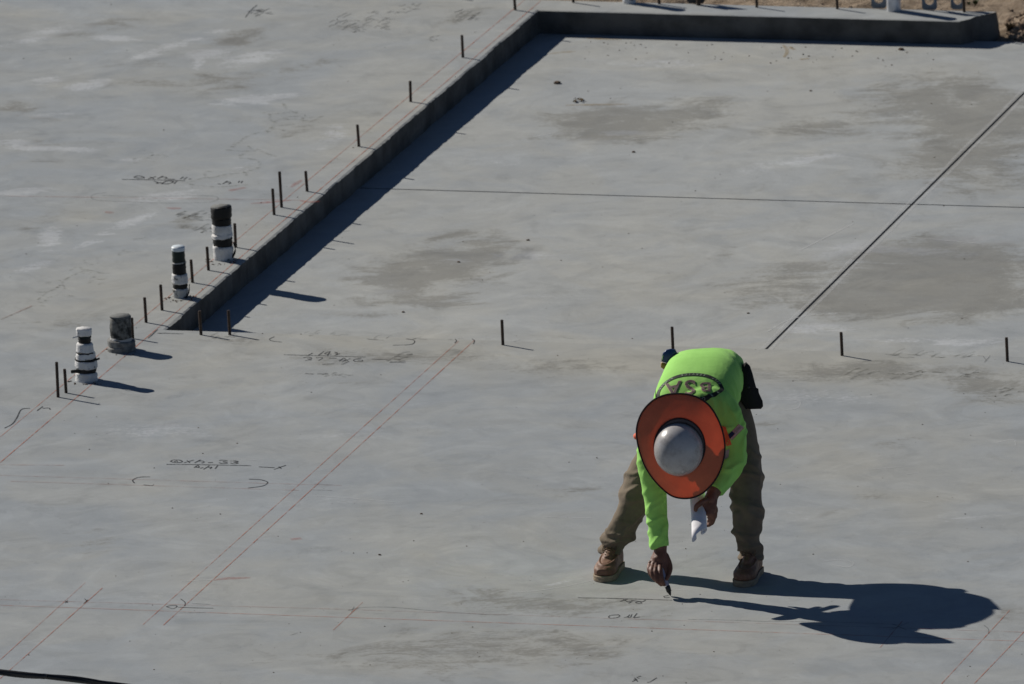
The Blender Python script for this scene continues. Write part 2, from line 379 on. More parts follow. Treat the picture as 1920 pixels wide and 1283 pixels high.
def paint(px, py, L, flat=False):
    out = np.zeros(len(px))
    for cx, cy, rx, ry, sl, st in L:
        dx = px - cx; dy = (py - cy) - sl * dx * (ry / max(rx, 1) if False else 1.0) * (1 if abs(sl) < .35 else 1)
        if abs(sl) >= .35:
            a = math.atan(sl); ca, sa = math.cos(a), math.sin(a); ex = dx * ca + (py - cy) * sa; ey = -dx * sa + (py - cy) * ca
        else: ex, ey = dx, dy
        r2 = (ex / rx) ** 2 + (ey / ry) ** 2
        g = st * np.exp(-r2 * 1.1)
        out = out + g if flat else np.maximum(out, g) + .25 * np.minimum(out, g)
    return out

def axis(lo, hi, flo, fhi, step, coarse):
    a = [lo]; x = lo
    mids = list(np.arange(flo, fhi + 1e-6, (fhi - flo) / max(1, round((fhi - flo) / step)))) if fhi > flo else []
    left = list(np.linspace(lo, flo, max(2, int((flo - lo) / coarse) + 1))) if flo > lo + 1e-6 else []
    right = list(np.linspace(fhi, hi, max(2, int((hi - fhi) / coarse) + 1))) if hi > fhi + 1e-6 else []
    r = left + mids + right; o = [r[0]]
    for q in r[1:]:
        if q - o[-1] > 1e-5: o.append(q)
    return np.array(o)
class Sheet:
    def __init__(s): s.v = []; s.f = []; s.n = 0
    def grid(s, us, vs, fn):
        """fn(u, v arrays) -> world xyz arrays"""
        Ug, Vg = np.meshgrid(us, vs); pts = fn(Ug.ravel(), Vg.ravel()); nu, nv = len(us), len(vs)
        i = np.arange(nu * nv).reshape(nv, nu)
        q = np.stack([i[:-1, :-1], i[:-1, 1:], i[1:, 1:], i[1:, :-1]], -1).reshape(-1, 4) + s.n
        s.v.append(pts); s.f.append(q); s.n += nu * nv
    def mesh(s, name):
        v = np.concatenate(s.v); f = np.concatenate(s.f)
        me = bpy.data.meshes.new(name); me.from_pydata(v.tolist(), [], f.tolist())
        px, py = projn(v)
        for nm, L, fl in (('dark', [q[:5] + (q[5] * (.78 if q[1] > 1090 else 1),) for q in DARK], 0), ('pale', [q[:5] + (q[5] * (.62 if q[1] > 720 else 1),) for q in PALE], 0), ('warm', [q[:5] + (q[5] * (.62 if q[1] > 720 else .85),) for q in WARM], 1)):
            at = me.attributes.new(nm, 'FLOAT', 'POINT'); at.data.foreach_set('value', paint(px, py, L, fl).astype(np.float32))
        me.update(); return me
def world(u, v, z): return An[None, :] + np.outer(u, bn) + np.outer(v, an) + np.stack([0 * u, 0 * u, z + 0 * u], -1)
def edge_noise(t, seed, amp):
    return np.array([amp * (.8 * noise.noise(Vector((x * 3, seed, 0))) + .35 * noise.noise(Vector((x * 17, seed, 3))) + .55 * noise.noise(Vector((x * 70, seed, 5)))) for x in np.ravel(t)])

UL, UR, VN = -40.0, 45.0, -40.0
uf0, uf1 = -3.9, 5.4
top = Sheet()
def flat_top(u, v):
    # the pour's edge towards the recess wanders a little
    un = u.copy(); vn = v.copy(); z = np.zeros_like(u)
    m = (np.abs(u) < 1e-6) & (v > -1e-6) & (v < vB + 1e-6)
    if m.any(): un[m] += edge_noise(v[m], 1.0, .011); z[m] -= .004
    m2 = (np.abs(v - vB) < 1e-6) & (u > 1e-6)
    if m2.any(): vn[m2] += edge_noise(u[m2], 2.0, .006); z[m2] -= .004
    m3 = (np.abs(v) < 1e-6) & (u > 1e-6) & (u < 8)
    if m3.any(): vn[m3] += edge_noise(u[m3], 4.0, .010); z[m3] -= .003
    return world(un, vn, z)
vs_left = axis(VN, vT, -9.0, vT, .03, 4)
us_left = np.concatenate([axis(UL, -.012, uf0, -.012, .03, 4), [0.0]])
ins = lambda arr, *xs: np.unique(np.concatenate([arr, xs]))
vl = ins(vs_left, 0.0, vB)
vl_keep = [vl[0]]
for q in vl[1:]:
    if q - vl_keep[-1] > .004 or q in (0.0, vB): vl_keep.append(q)
vl = np.array(vl_keep)
top.grid(us_left, vl, flat_top)                                   # left of the recess
vn_ = np.concatenate([axis(VN, -.012, -9.0, -.012, .045, 4), [0.0]])
un_ = ins(axis(0, UR, 0.0, uf1, .03, 4))
top.grid(un_, vn_, flat_top)                                      # in front of it
us_c = axis(0, uC, 0, uC, .03, 1); vs_c = np.array([vB, vB + .012, vB + .06, vB + .12, vB + .18, vT])
def curb_top(u, v):
    p = flat_top(u, v); return p
top.grid(us_c, vs_c, curb_top)
# slanting end of the raised strip
t_ = np.linspace(0, 1, 12)
def end_top(s, v):
    r = (v - vB) / (vT - vB); ul = uC + r * (uE - uC) + .012 * np.sin(r * 9) ; return world(uC + s * (ul - uC), v, 0 * s)
top.grid(t_, vs_c, end_top)
def wall(pfn, n, m=7, bulge=.006, seed=0, z0=-.004, z1=-DEP - .02):
    """an upright face: pfn(t) -> (u, v, outward u, outward v)"""
    def fn(t, s):
        u, v, ou, ovv = pfn(t)
        zz = z0 + s * (z1 - z0)
        b = np.array([bulge * noise.noise(Vector((a * 40, c * 3, seed))) for a, c in zip(t, s)]) * np.minimum(1, s * 4)
        return world(u + ou * b, v + ovv * b, zz)
    top.grid(np.linspace(0, 1, n), np.linspace(0, 1, m), fn)
vv = vl[(vl >= 0) & (vl <= vB)]
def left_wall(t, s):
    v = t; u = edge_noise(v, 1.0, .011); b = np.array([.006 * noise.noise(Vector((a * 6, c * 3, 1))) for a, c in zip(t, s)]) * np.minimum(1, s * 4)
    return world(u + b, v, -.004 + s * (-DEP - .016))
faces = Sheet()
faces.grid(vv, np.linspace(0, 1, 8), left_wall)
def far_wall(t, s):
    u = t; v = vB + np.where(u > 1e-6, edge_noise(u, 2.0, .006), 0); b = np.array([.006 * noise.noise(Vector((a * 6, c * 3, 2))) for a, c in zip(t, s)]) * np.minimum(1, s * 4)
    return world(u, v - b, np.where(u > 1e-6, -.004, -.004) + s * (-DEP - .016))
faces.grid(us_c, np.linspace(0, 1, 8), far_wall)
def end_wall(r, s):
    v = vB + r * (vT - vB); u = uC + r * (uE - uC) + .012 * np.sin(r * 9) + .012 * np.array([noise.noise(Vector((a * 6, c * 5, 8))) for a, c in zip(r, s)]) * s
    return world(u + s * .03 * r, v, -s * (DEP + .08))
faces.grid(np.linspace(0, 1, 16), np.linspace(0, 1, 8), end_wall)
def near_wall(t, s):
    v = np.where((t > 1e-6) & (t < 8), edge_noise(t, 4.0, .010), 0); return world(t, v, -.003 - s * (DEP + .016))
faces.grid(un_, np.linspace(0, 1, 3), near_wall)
back = lambda t, s: world(t, vT + .0 * t, -s * .5)
top.grid(np.concatenate([us_left[::6], us_c[1::4], [uC]]), np.linspace(0, 1, 3), back)
slab = link('concrete_slab', top.mesh('concrete_slab'), 'concrete', smooth=False); tag(slab, kind='structure')
link('shaded_form_face', faces.mesh('shaded_form_face'), 'shaded_form_face', slab, False)

# recess floor: four panels with saw cuts between them
ja, jb = uv(gp(1440, 652, -DEP)), uv(gp(1920, 175, -DEP))
uJ = (ja[0] + jb[0]) / 2 ; vJ = np.mean([uv(gp(x, y, -DEP))[1] for x, y in ((689, 352.6), (1300, 370.6), (1920, 390.5))])
floor = Sheet(); g1, g2 = .0075, .0075
vFar = uv(gp(1900, 79, -DEP))[1]
fl = lambda u, v: world(u, v, np.full_like(u, -DEP))
for ulo, uhi, fhi in ((-.03, uJ - g1, uJ - g1), (uJ + g1, UR, uf1)):
    for vlo, vhi in ((-.03, vJ - g2), (vJ + g2, vFar)):
        floor.grid(axis(ulo, uhi, ulo, fhi, .03, 4), axis(vlo, vhi, vlo, vhi, .045, 4), fl)
recess = link('recessed_floor', floor.mesh('recessed_floor'), 'recess_concrete', smooth=False); tag(recess, kind='structure')
bm = bmesh.new()
def strip(bm, pts):
    vs = [bm.verts.new(p) for p in pts]; bm.faces.new(vs)
zb, zt = -DEP - .005, -DEP
for u0, u1, v0, v1 in ((uJ - g1, uJ + g1, -.03, vFar), (-.03, UR, vJ - g2, vJ + g2)):
    strip(bm, [W(u0, v0, zb), W(u1, v0, zb), W(u1, v1, zb), W(u0, v1, zb)])
for u_ in (uJ - g1, uJ + g1):
    for v0, v1 in ((-.03, vJ - g2), (vJ + g2, vFar)): strip(bm, [W(u_, v0, zt), W(u_, v1, zt), W(u_, v1, zb), W(u_, v0, zb)])
for v_ in (vJ - g2, vJ + g2):
    for u0, u1 in ((-.03, uJ - g1), (uJ + g1, UR)): strip(bm, [W(u0, v_, zt), W(u1, v_, zt), W(u1, v_, zb), W(u0, v_, zb)])
strip(bm, [W(-.03, vFar, zt), W(UR, vFar, zt), W(UR, vFar, -.4), W(-.03, vFar, -.4)])
simple('joint_filler', (.17, .17, .17), .9, .2, .3, 30)
link('saw_joint', bm_mesh(bm), 'joint_filler', recess, False)

# the dirt beyond, one sheet out to the horizon (finer where the photo shows it)
def dirt_xyz(u, v):
    z = np.full_like(u, DIRT - .02)
    m = (v > vB - .1) & (v < 12) & (u > -2) & (u < 9)
    ii = np.where(m)[0]
    for i in ii:
        q = Vector((u[i], v[i], 0)); fall = max(0, min(1, (v[i] - vB + .0) * 3))
        n_ = noise.fractal(q * 2.2, .9, 2.1, 5) * .05 + noise.fractal(q * 12 + Vector((9, 1, 0)), .8, 2.2, 3) * .016
        hump = .13 * math.exp(-((u[i] - uE - .30) / .30) ** 2 - ((v[i] - vFar - .27) / .16) ** 2)
        z[i] = DIRT + .07 * fall + n_ * (.5 + .5 * fall) + hump * max(0, min(1, (v[i] - vFar - .03) * 8))
    return world(u, v, z)
dsh = Sheet(); dsh.grid(axis(-900, 900, -1.2, 5.2, .025, 60), axis(-900, 900, vB - .2, vB + 2.2, .025, 60), dirt_xyz)
dirt = link('ground', dsh.mesh('ground'), 'dirt'); tag(dirt, kind='structure')

# ------------------------------------------------------------------ marks on the slab
def ribbon(bm, pts, wd, z=.0016, zbase=0.0, smooth=True, taper=False, squash=False):
    """pts are places on the slab; the mark is wd wide on the concrete"""
    if smooth and len(pts) > 2: pts = [tuple(q) for q in catmull(pts, 5)]
    G = [gp(x, y, zbase) for x, y in pts]; n = len(G); L = []; Rr = []
    for i, g in enumerate(G):
        t = (G[min(i + 1, n - 1)] - G[max(i - 1, 0)]); t.z = 0
        if t.length < 1e-6: t = Vector((1, 0, 0))
        t.normalize(); s = Vector((-t.y, t.x, 0)); h = wd / 2 * (1 + .25 * noise.noise(g * 25))
        if taper: h *= math.sin(math.pi * (i + .6) / (n + .2)) ** .5
        if not squash: h *= .72 + .45 * abs(t.x)               # a fibre tip dragged sideways leaves a broader line
        L.append(bm.verts.new(g + s * h + Vector((0, 0, z)))); Rr.append(bm.verts.new(g - s * h + Vector((0, 0, z))))
    for i in range(n - 1): bm.faces.new((L[i], Rr[i], Rr[i + 1], L[i + 1]))
def seg_pts(a, b, n=24): return [(a[0] + (b[0] - a[0]) * i / n, a[1] + (b[1] - a[1]) * i / n) for i in range(n + 1)]
def marks(name, mat, strokes, wd, z=.0016, zbase=0.0, straight=False, taper=False, parent=None):
    bm = bmesh.new()
    for s in strokes:
        if straight: ribbon(bm, seg_pts(*s), wd, z, zbase, False)
        else: ribbon(bm, s, wd, z, zbase, True, taper)
    me = bpy.data.meshes.new(name); bm.to_mesh(me); bm.free()
    return link(name, me, mat, parent or slab, False)
for s, wd in ((((0, 820), (984, 0)), .0062), (((0, 868), (1014, 2)), .0078), (((268, 1172), (860, 640)), .0055), (((306, 1173), (890, 638)), .0068),
              (((0, 1238), (160, 1093)), .005), (((0, 1273), (192, 1103)), .006), (((625, 1182), (680, 1130)), .006), (((1765, 1283), (1893, 1145)), .0062),
              (((1826, 1283), (1925, 1180)), .0062), (((1650, 1215), (1692, 1165)), .005), (((0, 1135.5), (1920, 1203)), .0052)):
    marks('chalk_line', 'red_chalk', [s], wd * .75, straight=True)
for s, wd in ((((0, 1125), (640, 1143)), .006), (((640, 1143), (1920, 1186)), .006), (((0, 892), (640, 911)), .006), (((20, 903), (560, 920)), .006), (((0, 872), (120, 873)), .008),
              (((0, 368), (560, 376)), .008), (((0, 600), (60, 574)), .012)):
    marks('chalk_line', 'faint_chalk', [s], wd, straight=True)
marks('chalk_smudge', 'red_smear', [[(470, 382), (500, 380), (545, 376)], [(545, 352), (556, 344), (566, 338)], [(400, 1088), (430, 1085), (470, 1084)], [(312, 390), (325, 391), (340, 391)], [(198, 397), (205, 399), (213, 399)],
      [(560, 376), (580, 379), (600, 378)], [(545, 1012), (565, 1010)], [(430, 358), (460, 352)]], .035, z=.0012, taper=True)
def T(o, s, L): return [[(o[0] + x / s, o[1] + y / s) for x, y in st] for st in L]
W1 = T((200, 840), 4.8, [[(537,150),(800,152),(1300,162)],[(575,122),(600,110),(655,112),(680,125),(650,134),(600,132),(570,122)],[(605,126),(630,118),(635,128)],[(695,137),(785,110)],[(722,115),(748,137)],
  [(790,137),(845,108)],[(826,121),(858,119),(876,127),(866,135),(850,138)],[(910,135),(955,133)],[(1010,115),(1040,112),(1085,119),(1045,127)],[(1045,127),(1085,138),(1040,143),(1012,135)],[(1110,122),(1150,118),(1183,125),(1142,130)],[(1142,130),(1182,138),(1150,145),(1112,138)],
  [(785,180),(820,160),(830,178),(800,175)],[(840,186),(868,178)],[(870,195),(925,162)],[(912,180),(945,175),(928,190)],[(975,190),(1000,160)],[(1370,172),(1510,180)],[(1505,196),(1612,158)],[(1548,170),(1572,190)],
  [(390,262),(300,265),(250,280),(233,298),(250,318)],[(330,335),(415,342)],[(1280,283),(1380,288),(1440,305),(1445,320),(1400,345),(1270,363)]])
W2 = T((480, 610), 4.364, [[(228,243),(500,250),(895,262)],[(425,248),(465,228)],[(510,248),(555,215)],[(605,215),(560,235),(617,238)],[(583,250),(608,215)],[(640,220),(657,225),(643,232)],[(642,248),(686,234)],[(665,225),(660,245)],
  [(385,268),(430,262),(455,272),(420,278)],[(420,278),(452,285),(400,290)],[(490,268),(545,268),(510,290)],[(595,270),(660,272)],[(680,297),(718,268)],[(668,285),(735,287)],[(720,272),(760,300)],[(700,302),(772,274)],[(862,270),(800,285),(812,298),(860,298),(870,288),(828,286)],
  [(945,278),(1080,285)],[(210,140),(130,130),(110,115),(150,95)],[(1230,112),(1285,122),(1297,140),(1260,160),(1120,165)],[(1630,115),(1640,130),(1625,148)],[(1765,112),(1787,130),(1778,155)],[(-5,117),(25,121)]])
W2b = T((480, 610), 4.364, [[(1092,306),(1160,300),(1222,294)],[(1098,300),(1215,308)],[(1150,255),(1192,262)],[(1198,270),(1242,262)],[(1230,240),(1282,238)],[(1238,246),(1278,240)],[(400,396),(470,402)],[(500,398),(590,402)],[(540,322),(640,316)],[(700,324),(750,300)]])
W3 = T((150, 290), 4.267, [[(335,200),(560,203),(840,211)],[(430,183),(460,172),(500,178),(510,187),(465,190),(430,183)],[(542,196),(608,177)],[(560,180),(592,196)],[(618,196),(665,172)],[(646,184),(678,181),(694,188),(684,194),(672,196)],[(700,197),(760,200)],[(800,196),(828,180)],[(830,201),(858,182)],[(868,198),(890,196)],
  [(590,215),(622,225),(610,232),(650,225)],[(650,235),(690,215),(747,218),(705,235),(650,235)],[(752,236),(776,210)],[(1100,235),(1125,238)],[(1138,238),(1180,212)],[(1164,224),(1190,221),(1204,228),(1196,234),(1184,237)],[(1265,226),(1277,212)],[(1288,229),(1300,212)]])
W3b = T((150, 290), 4.267, [[(215,306),(130,315),(90,335),(110,360),(200,372),(400,380),(700,390),(1000,385),(1080,372),(1105,352),(1070,335),(920,330),(600,340),(180,330)],[(655,325),(690,328)]])
W4 = T((1000, 1080), 6, [[(500,248),(900,255),(1560,275)],[(975,290),(1060,262)],[(1008,263),(1055,292)],[(1055,297),(1092,284)],[(1068,312),(1112,288)],[(1262,275),(1225,291),(1160,285),(1098,277)],[(1222,308),(1180,313),(1150,302),(1190,293),(1222,306)],
  [(965,440),(880,445),(845,463),(872,478),(942,470),(972,450),(945,438)],[(1018,472),(1062,460),(1086,438)],[(1110,433),(1088,470),(1050,462)],[(1125,472),(1166,424)],[(1130,475),(1197,463)],[(1520,222),(1468,233),(1488,248),(1535,243)],
  [(1112,1192),(1152,1172)],[(1160,1140),(1190,1156)],[(1178,1136),(1212,1130)],[(1125,1170),(1168,1164)],[(1318,1192),(1388,1148)],[(1280,1200),(1322,1195)],[(1138,1150),(1172,1190)]])
W5 = T((0, 1030), 3, [[(365,290),(381,302)],[(381,290),(366,304)],[(475,280),(486,292),(470,308)],[(496,285),(480,300)],[(935,325),(960,318),(995,320),(975,335),(935,325)],[(1000,327),(1100,331),(1200,333)],[(1015,280),(1040,300),(1038,320)]])
W5b = T((540, 860), 3.033, [[(340,866),(400,850),(520,845),(640,850),(800,865),(1000,880),(1180,890),(1280,885)],[(360,877),(376,843)],[(343,863),(402,854)]])
W6 = T((0, 640), 3, [[(25,490),(70,465),(95,430),(120,385),(168,378)],[(208,392),(240,368)],[(238,378),(275,377),(281,386)]])
W7 = T((260, 560), 8.727, [[(308,508),(235,580),(150,655)],[(300,568),(470,571)],[(330,576),(440,565)],[(470,572),(730,581)]])
W8 = [[(1290,1162),(1360,1163),(1440,1166)],[(1440,1165),(1560,1167),(1690,1172)],[(1845,1173),(1853,1180),(1853,1189)],[(1672,1170),(1700,1182)],[(1668,1182),(1704,1168)],[(1843,668),(1849,676)],[(1857,667),(1846,680)],[(943+20,641),(975,638)],[(1056,634),(1075,636)]]
for st, wd in ((W1, .0072), (W2, .0058), (W3, .0085), (W4, .0062), (W6, .0078), (W7, .007), (W5, .0055)): marks('pen_writing', 'pen_ink', st, wd)
for st, wd in ((W2b, .016), (W3b, .0055), (W5b, .006), (W8, .006)): marks('pen_writing', 'faint_ink', st, wd)
marks('pen_line', 'faint_ink', [[(360, 1132), (395, 1134)], [(335, 1150), (385, 1149)], [(590, 908), (625, 910)], [(586, 919), (622, 920)], [(545, 1192), (558, 1187)]], .006)
rs = random.Random(3)
def scrawl(cx, cy, rx, ry, n, ln):
    out = []
    for _ in range(n):
        x = cx + rs.uniform(-rx, rx); y = cy + rs.uniform(-ry, ry); l = ln * rs.uniform(.4, 1.2); sl = rs.choice((-.5, -.3, .05, .1, -.6))
        out.append([(x, y), (x + l * .5, y + sl * l * .5 + rs.uniform(-1, 1)), (x + l, y + sl * l * .8)])
    return out
marks('pen_scrawl', 'faint_ink', scrawl(670, 45, 55, 12, 46, 16) + scrawl(722, 25, 40, 2, 10, 12) + scrawl(658, 60, 16, 2, 6, 10), .008)
marks('pen_scrawl', 'faint_ink', scrawl(874, 30, 24, 9, 34, 11) + scrawl(812, 73, 14, 6, 7, 6) + scrawl(765, 15, 22, 6, 12, 8), .009)
marks('pen_scrawl', 'pen_ink', scrawl(484, 27, 22, 6, 14, 12) + [[(460, 33), (470, 20), (482, 10)]], .006)
marks('mud_smudge', 'mud_smudge', scrawl(365, 408, 36, 6, 26, 18) + scrawl(380, 432, 24, 6, 18, 14) + scrawl(345, 425, 8, 2, 4, 8), .016)
O1 = T((0, 160), 2.789, [[(1365,147),(1450,150),(1560,138)],[(1410,150),(1415,185),(1440,200),(1400,235),(1290,270),(1215,330)],[(1480,95),(1500,125),(1560,150)],[(1390,245),(1450,215),(1540,205)],[(1440,190),(1530,165),(1640,170)],[(1180,338),(1260,345),(1340,345)],[(1295,318),(1320,340)],
  [(1290,350),(1250,378),(1330,390),(1360,410),(1340,440),(1280,455),(1290,475)],[(1340,335),(1390,355),(1440,375)],[(1300,455),(1180,468),(1090,485),(1070,455),(1110,452)],[(1090,480),(1000,505),(985,512),(1030,525),(1150,532),(1300,520)],[(1210,325),(1240,290)],[(1560,160),(1620,190),(1690,160)],[(1480,180),(1560,180),(1600,190)],[(1395,250),(1440,230),(1500,240)]])
O2 = T((0, 440), 5.647, [[(380,612),(500,605),(600,565),(690,480),(780,430),(860,400),(950,385)],[(480,515),(560,500),(640,485)],[(740,385),(805,345)],[(850,340),(880,385)],[(880,375),(950,375),(1050,405),(1160,412)],[(520,600),(430,665),(400,700),(440,722),(520,700)],[(600,565),(660,535),(690,580)],[(480,720),(490,685),(560,655),(640,640),(780,655)],[(370,755),(480,760)],[(350,755),(250,800),(0,905)],[(70,948),(250,935),(460,928)],[(880,265),(905,305)],[(960,320),(1050,300)],[(1380,52),(1480,45),(1560,30)],[(1255,222),(1270,195),(1320,160)],[(1300,180),(1400,185),(1520,180)]])
marks('mud_trail', 'olive_stain', O1, .022); marks('mud_trail', 'olive_stain', O2, .018)
marks('mud_trail', 'olive_stain', scrawl(285, 293, 20, 4, 14, 14) + scrawl(265, 172 + 130, 20, 4, 8, 12) + scrawl(170, 523, 20, 12, 9, 16), .012)
marks('dark_scuff', 'mud_smudge', scrawl(745, 672, 20, 8, 6, 22) + scrawl(1700, 704, 130, 8, 24, 26) + scrawl(620, 705, 30, 3, 8, 14) + scrawl(1890, 735, 25, 8, 8, 20) + scrawl(1740, 668, 110, 4, 18, 22) + scrawl(420, 632, 40, 3, 8, 18) + scrawl(600, 628, 60, 3, 10, 18), .014)
marks('dark_scuff', 'faint_ink', scrawl(1300, 665, 60, 1, 10, 16) + scrawl(800, 636, 120, 1, 12, 20), .006)
marks('pale_scratch', 'white_scratch', [[(1445,751),(1480,750),(1499,752),(1501,758),(1494,766),(1470,770)],[(1640,880),(1700,875)],[(1722,940),(1745,943)],[(1700,890),(1725,886)],[(1545,1053),(1575,1050),(1600,1056),(1590,1064),(1560,1060)],[(1870,830),(1900,825),(1905,835)],[(960,1112),(1010,1108),(1060,1100),(1115,1088)],[(340,1091),(420,1086)],[(590,930),(660,935),(740,942)],[(1020,970),(1110,972)],[(440,862),(480,863)],[(1230,1107),(1290,1106)]], .007)
# old marks on the recess floor
def suv(a, b, n=60): return [(a[0] + (b[0] - a[0]) * i / n, a[1] + (b[1] - a[1]) * i / n) for i in range(n + 1)]
def px_of(u, v): q = projn(np.array([W(u, v, -DEP)[:]])); return (float(q[0][0]), float(q[1][0]))
for off in (-.022, .024):
    marks('slurry_line', 'white_scratch', [[px_of(uJ + off + .004 * math.sin(i * .9), v) for i, v in enumerate(np.linspace(.02, vFar - .1, 40))]], .020, z=.0011, zbase=-DEP, parent=recess)
marks('ochre_stain', 'ochre_stain', [[(1028,102),(1050,99),(1080,97)],[(1100,72),(1130,74),(1165,75)],[(1468,84),(1476,96),(1470,108)],[(1480,88),(1490,94)],[(1500,112),(1516,110)],[(1060,198),(1110,197),(1180,196)]], .03, zbase=-DEP, parent=recess, taper=True)
marks('pale_scratch', 'white_scratch', [[(1000,258),(1040,250)],[(1185,262),(1230,258),(1280,262)],[(1500,470),(1560,440),(1600,420)],[(1440,622),(1480,600),(1530,590)],[(1540,590),(1570,588)],[(1690,445),(1760,450),(1840,458)]], .012, zbase=-DEP, parent=recess)

# ------------------------------------------------------------------ rebar stubs
def rebar(base, top, label, dia=.0148, z=0.0, hgt=None):
    g = gp(*base, z); t = P(top[0], top[1], g.y)
    d = (t - g)
    if hgt: d = d.normalized() * hgt
    d.y = 0.0; n = max(10, int(d.length / .006)); bm = bmesh.new(); rings = []
    ex = Vector((1, 0, 0)); ey = Vector((0, 1, 0)); seg = 12
    for i in range(-2, n + 1):
        c = g + d * (i / n); ring = []
        for s in range(seg):
            a = 2 * math.pi * s / seg
            rib = .0009 if ((i + s * .25) % 2.0) < .8 else 0
            lug = .0008 if s in (0, seg // 2) else 0
            r = dia / 2 - .0006 + max(rib, lug)
            if i == n: r *= .93
            ring.append(bm.verts.new(c + ex * r * math.cos(a) + ey * r * math.sin(a)))
        rings.append(ring)
    for A, B in zip(rings, rings[1:]):
        for s in range(seg): bm.faces.new((A[s], A[(s + 1) % seg], B[(s + 1) % seg], B[s]))
    bm.faces.new(rings[-1]); bm.faces.new(rings[0][::-1])
    bmesh.ops.translate(bm, verts=bm.verts, vec=-g)
    o = link('rebar_stub', bm_mesh(bm), 'rusty_steel', smooth=False); o.location = g
    return tag(o, label, 'rebar', 'rebar stubs standing in the concrete')
for b, t, L in [
 ((109,745),(106,679),'tall dark rebar stub left of the white wrapped pipe, leftmost of all'),
 ((124,737),(121,692),'short rebar stub between the leftmost tall stub and the white wrapped pipe'),
 ((249,635),(247,596),'rebar stub half hidden behind the grey mortar-coated pipe'),
 ((274,605),(271,558),'rebar stub just right of and behind the grey mortar-coated pipe'),
 ((304,582),(301,534),'rebar stub just left of the slim white-capped pipe'),
 ((361,530),(358,487),'rebar stub just right of the slim white-capped pipe'),
 ((391,507),(388,463),'rebar stub left of the thick black-capped pipe'),
 ((442,464),(440,419),'rebar stub close behind the right side of the thick black-capped pipe'),
 ((514,403),(511,354),'shorter rebar stub of the close pair on the left slab edge'),
 ((528,389),(524,322),'taller rebar stub of the close pair on the left slab edge'),
 ((576,359),(573,321),'short rebar stub just up the edge from the close pair'),
 ((673,275),(670,234),'rebar stub on the slab edge, lower of the two midway up the long edge'),
 ((770,191),(769,152),'rebar stub on the slab edge, upper of the two midway up the long edge'),
 ((868,108),(866,66),'rebar stub on the slab edge, nearest below the far left corner'),
 ((966,19),(963,-23),'rebar stub at the far left corner of the recess, cut by the frame'),
 ((377,628),(374,583),'rebar stub in front of the recess shadow, left of the two by the near corner'),
 ((431,628),(428,582),'rebar stub in front of the recess shadow, right of the two by the near corner'),
 ((943,647),(941,600),'lone rebar stub on the near ledge left of the worker'),
 ((1262,661),(1260,613),'rebar stub rising just behind the bending worker'),
 ((1579,667),(1577,623),'first rebar stub on the near ledge right of the worker'),
 ((1889,678),(1887,633),'last rebar stub on the near ledge at the right of the frame'),
 ((1075,5),(1073,-36),'rebar stub on the far strip left of the white far pipe'),
 ((1236,8),(1234,-34),'rebar stub on the far strip just right of the white far pipe'),
 ((1419,14),(1418,-28),'rebar stub alone midway along the far strip'),
 ((1570,17),(1568,-26),'rebar stub on the far strip left of the silver far pipe'),
 ((1808,23),(1806,-20),'rebar stub at the right end of the far strip')]:
    rebar(b, t, L, .0148 if b[1] > 60 else .0152)
rebar((1310, 10), (1308, -34), 'thicker rebar stub in front of the dark plate on the far strip', .024)
rebar((838, -6), (837, -46), 'rebar stub beyond the upper edge left of the far corner')

# ------------------------------------------------------------------ pipe stubs
def pipe(base, ppm, prof, label, lean=(0, 0), z0=0.0):
    """prof: bands (z0 px, z1 px, r px bottom, r px top, material, name) from the ground up"""
    g = gp(*base); root = empty('pipe_stub', g, label, 'pipe', 'capped pipe stubs standing in the slab')
    for i, (a, b, r0, r1, m, nm) in enumerate(prof):
        bm = bmesh.new(); a_, b_, r0_, r1_ = a / ppm, b / ppm, r0 / ppm, r1 / ppm
        h = b_ - a_; e = min(.004, h * .25)
        pr = [(r0_ - e, a_ - .001), (r0_, a_ + e)]
        for q in (.2, .4, .6, .8): pr.append((r0_ + (r1_ - r0_) * q + .0016 * math.sin(q * 17 + i), a_ + h * q))
        pr += [(r1_, b_ - e), (r1_ - e, b_ + .001)]
        lathe(bm, pr, 32, lean=lean, wob=.065 if m in ('white_wrap', 'dirty_wrap', 'black_tape', 'mortar_pipe', 'silver_wrap') else .01, seed=i * 3.7 + base[0], tilt=(0, 0) if m in ('white_cap', 'mortar_top') else (.10 * math.sin(i * 2.1 + base[0]), .08 * math.cos(i * 1.3 + base[1])))
        bmesh.ops.translate(bm, verts=bm.verts, vec=g)
        link(nm, bm_mesh(bm), m, root)
    return root
def flap(root, pts, wd, th, m, nm='tape_end'):
    bm = bmesh.new(); tube(bm, pts, [(wd, th)] * len(pts), 10, 4, lateral=(0, 0, 1), round_ends=False)
    link(nm, bm_mesh(bm), m, root)
k1 = 386
p1 = pipe((163, 713), k1, [(-4,15,22,21,'white_wrap','wrap_band'),(14,27,19,19.5,'black_tape','tape_band'),(26,41,21.5,21,'white_wrap','wrap_band'),(40,43,20.5,20.5,'black_tape','tape_band'),(42,54,19.5,18,'white_wrap','wrap_band'),(53,55.5,18,17.5,'black_tape','tape_band'),(55,73,17.2,15.5,'white_wrap','wrap_band'),(72,86,11.5,12.5,'black_tape','pipe'),(85,88,13,13,'green_pipe','pipe'),(88,102,14.4,15.5,'white_wrap','cap')],
   'stepped white wrapped pipe stub with black tape bands beside two rebar stubs', lean=(-.02, 0))
g = p1.location
flap(p1, [g + Vector((-.03, -.04, .055)), g + Vector((-.055, -.03, .054)), g + Vector((-.076, -.02, .05))], .009, .003, 'black_tape')
flap(p1, [g + Vector((.04, -.02, .106)), g + Vector((.058, -.03, .112)), g + Vector((.068, -.03, .116))], .005, .002, 'black_tape')
flap(p1, [g + Vector((-.035, -.02, .228)), g + Vector((-.05, -.02, .225)), g + Vector((-.062, -.02, .222))], .004, .002, 'white_wrap')
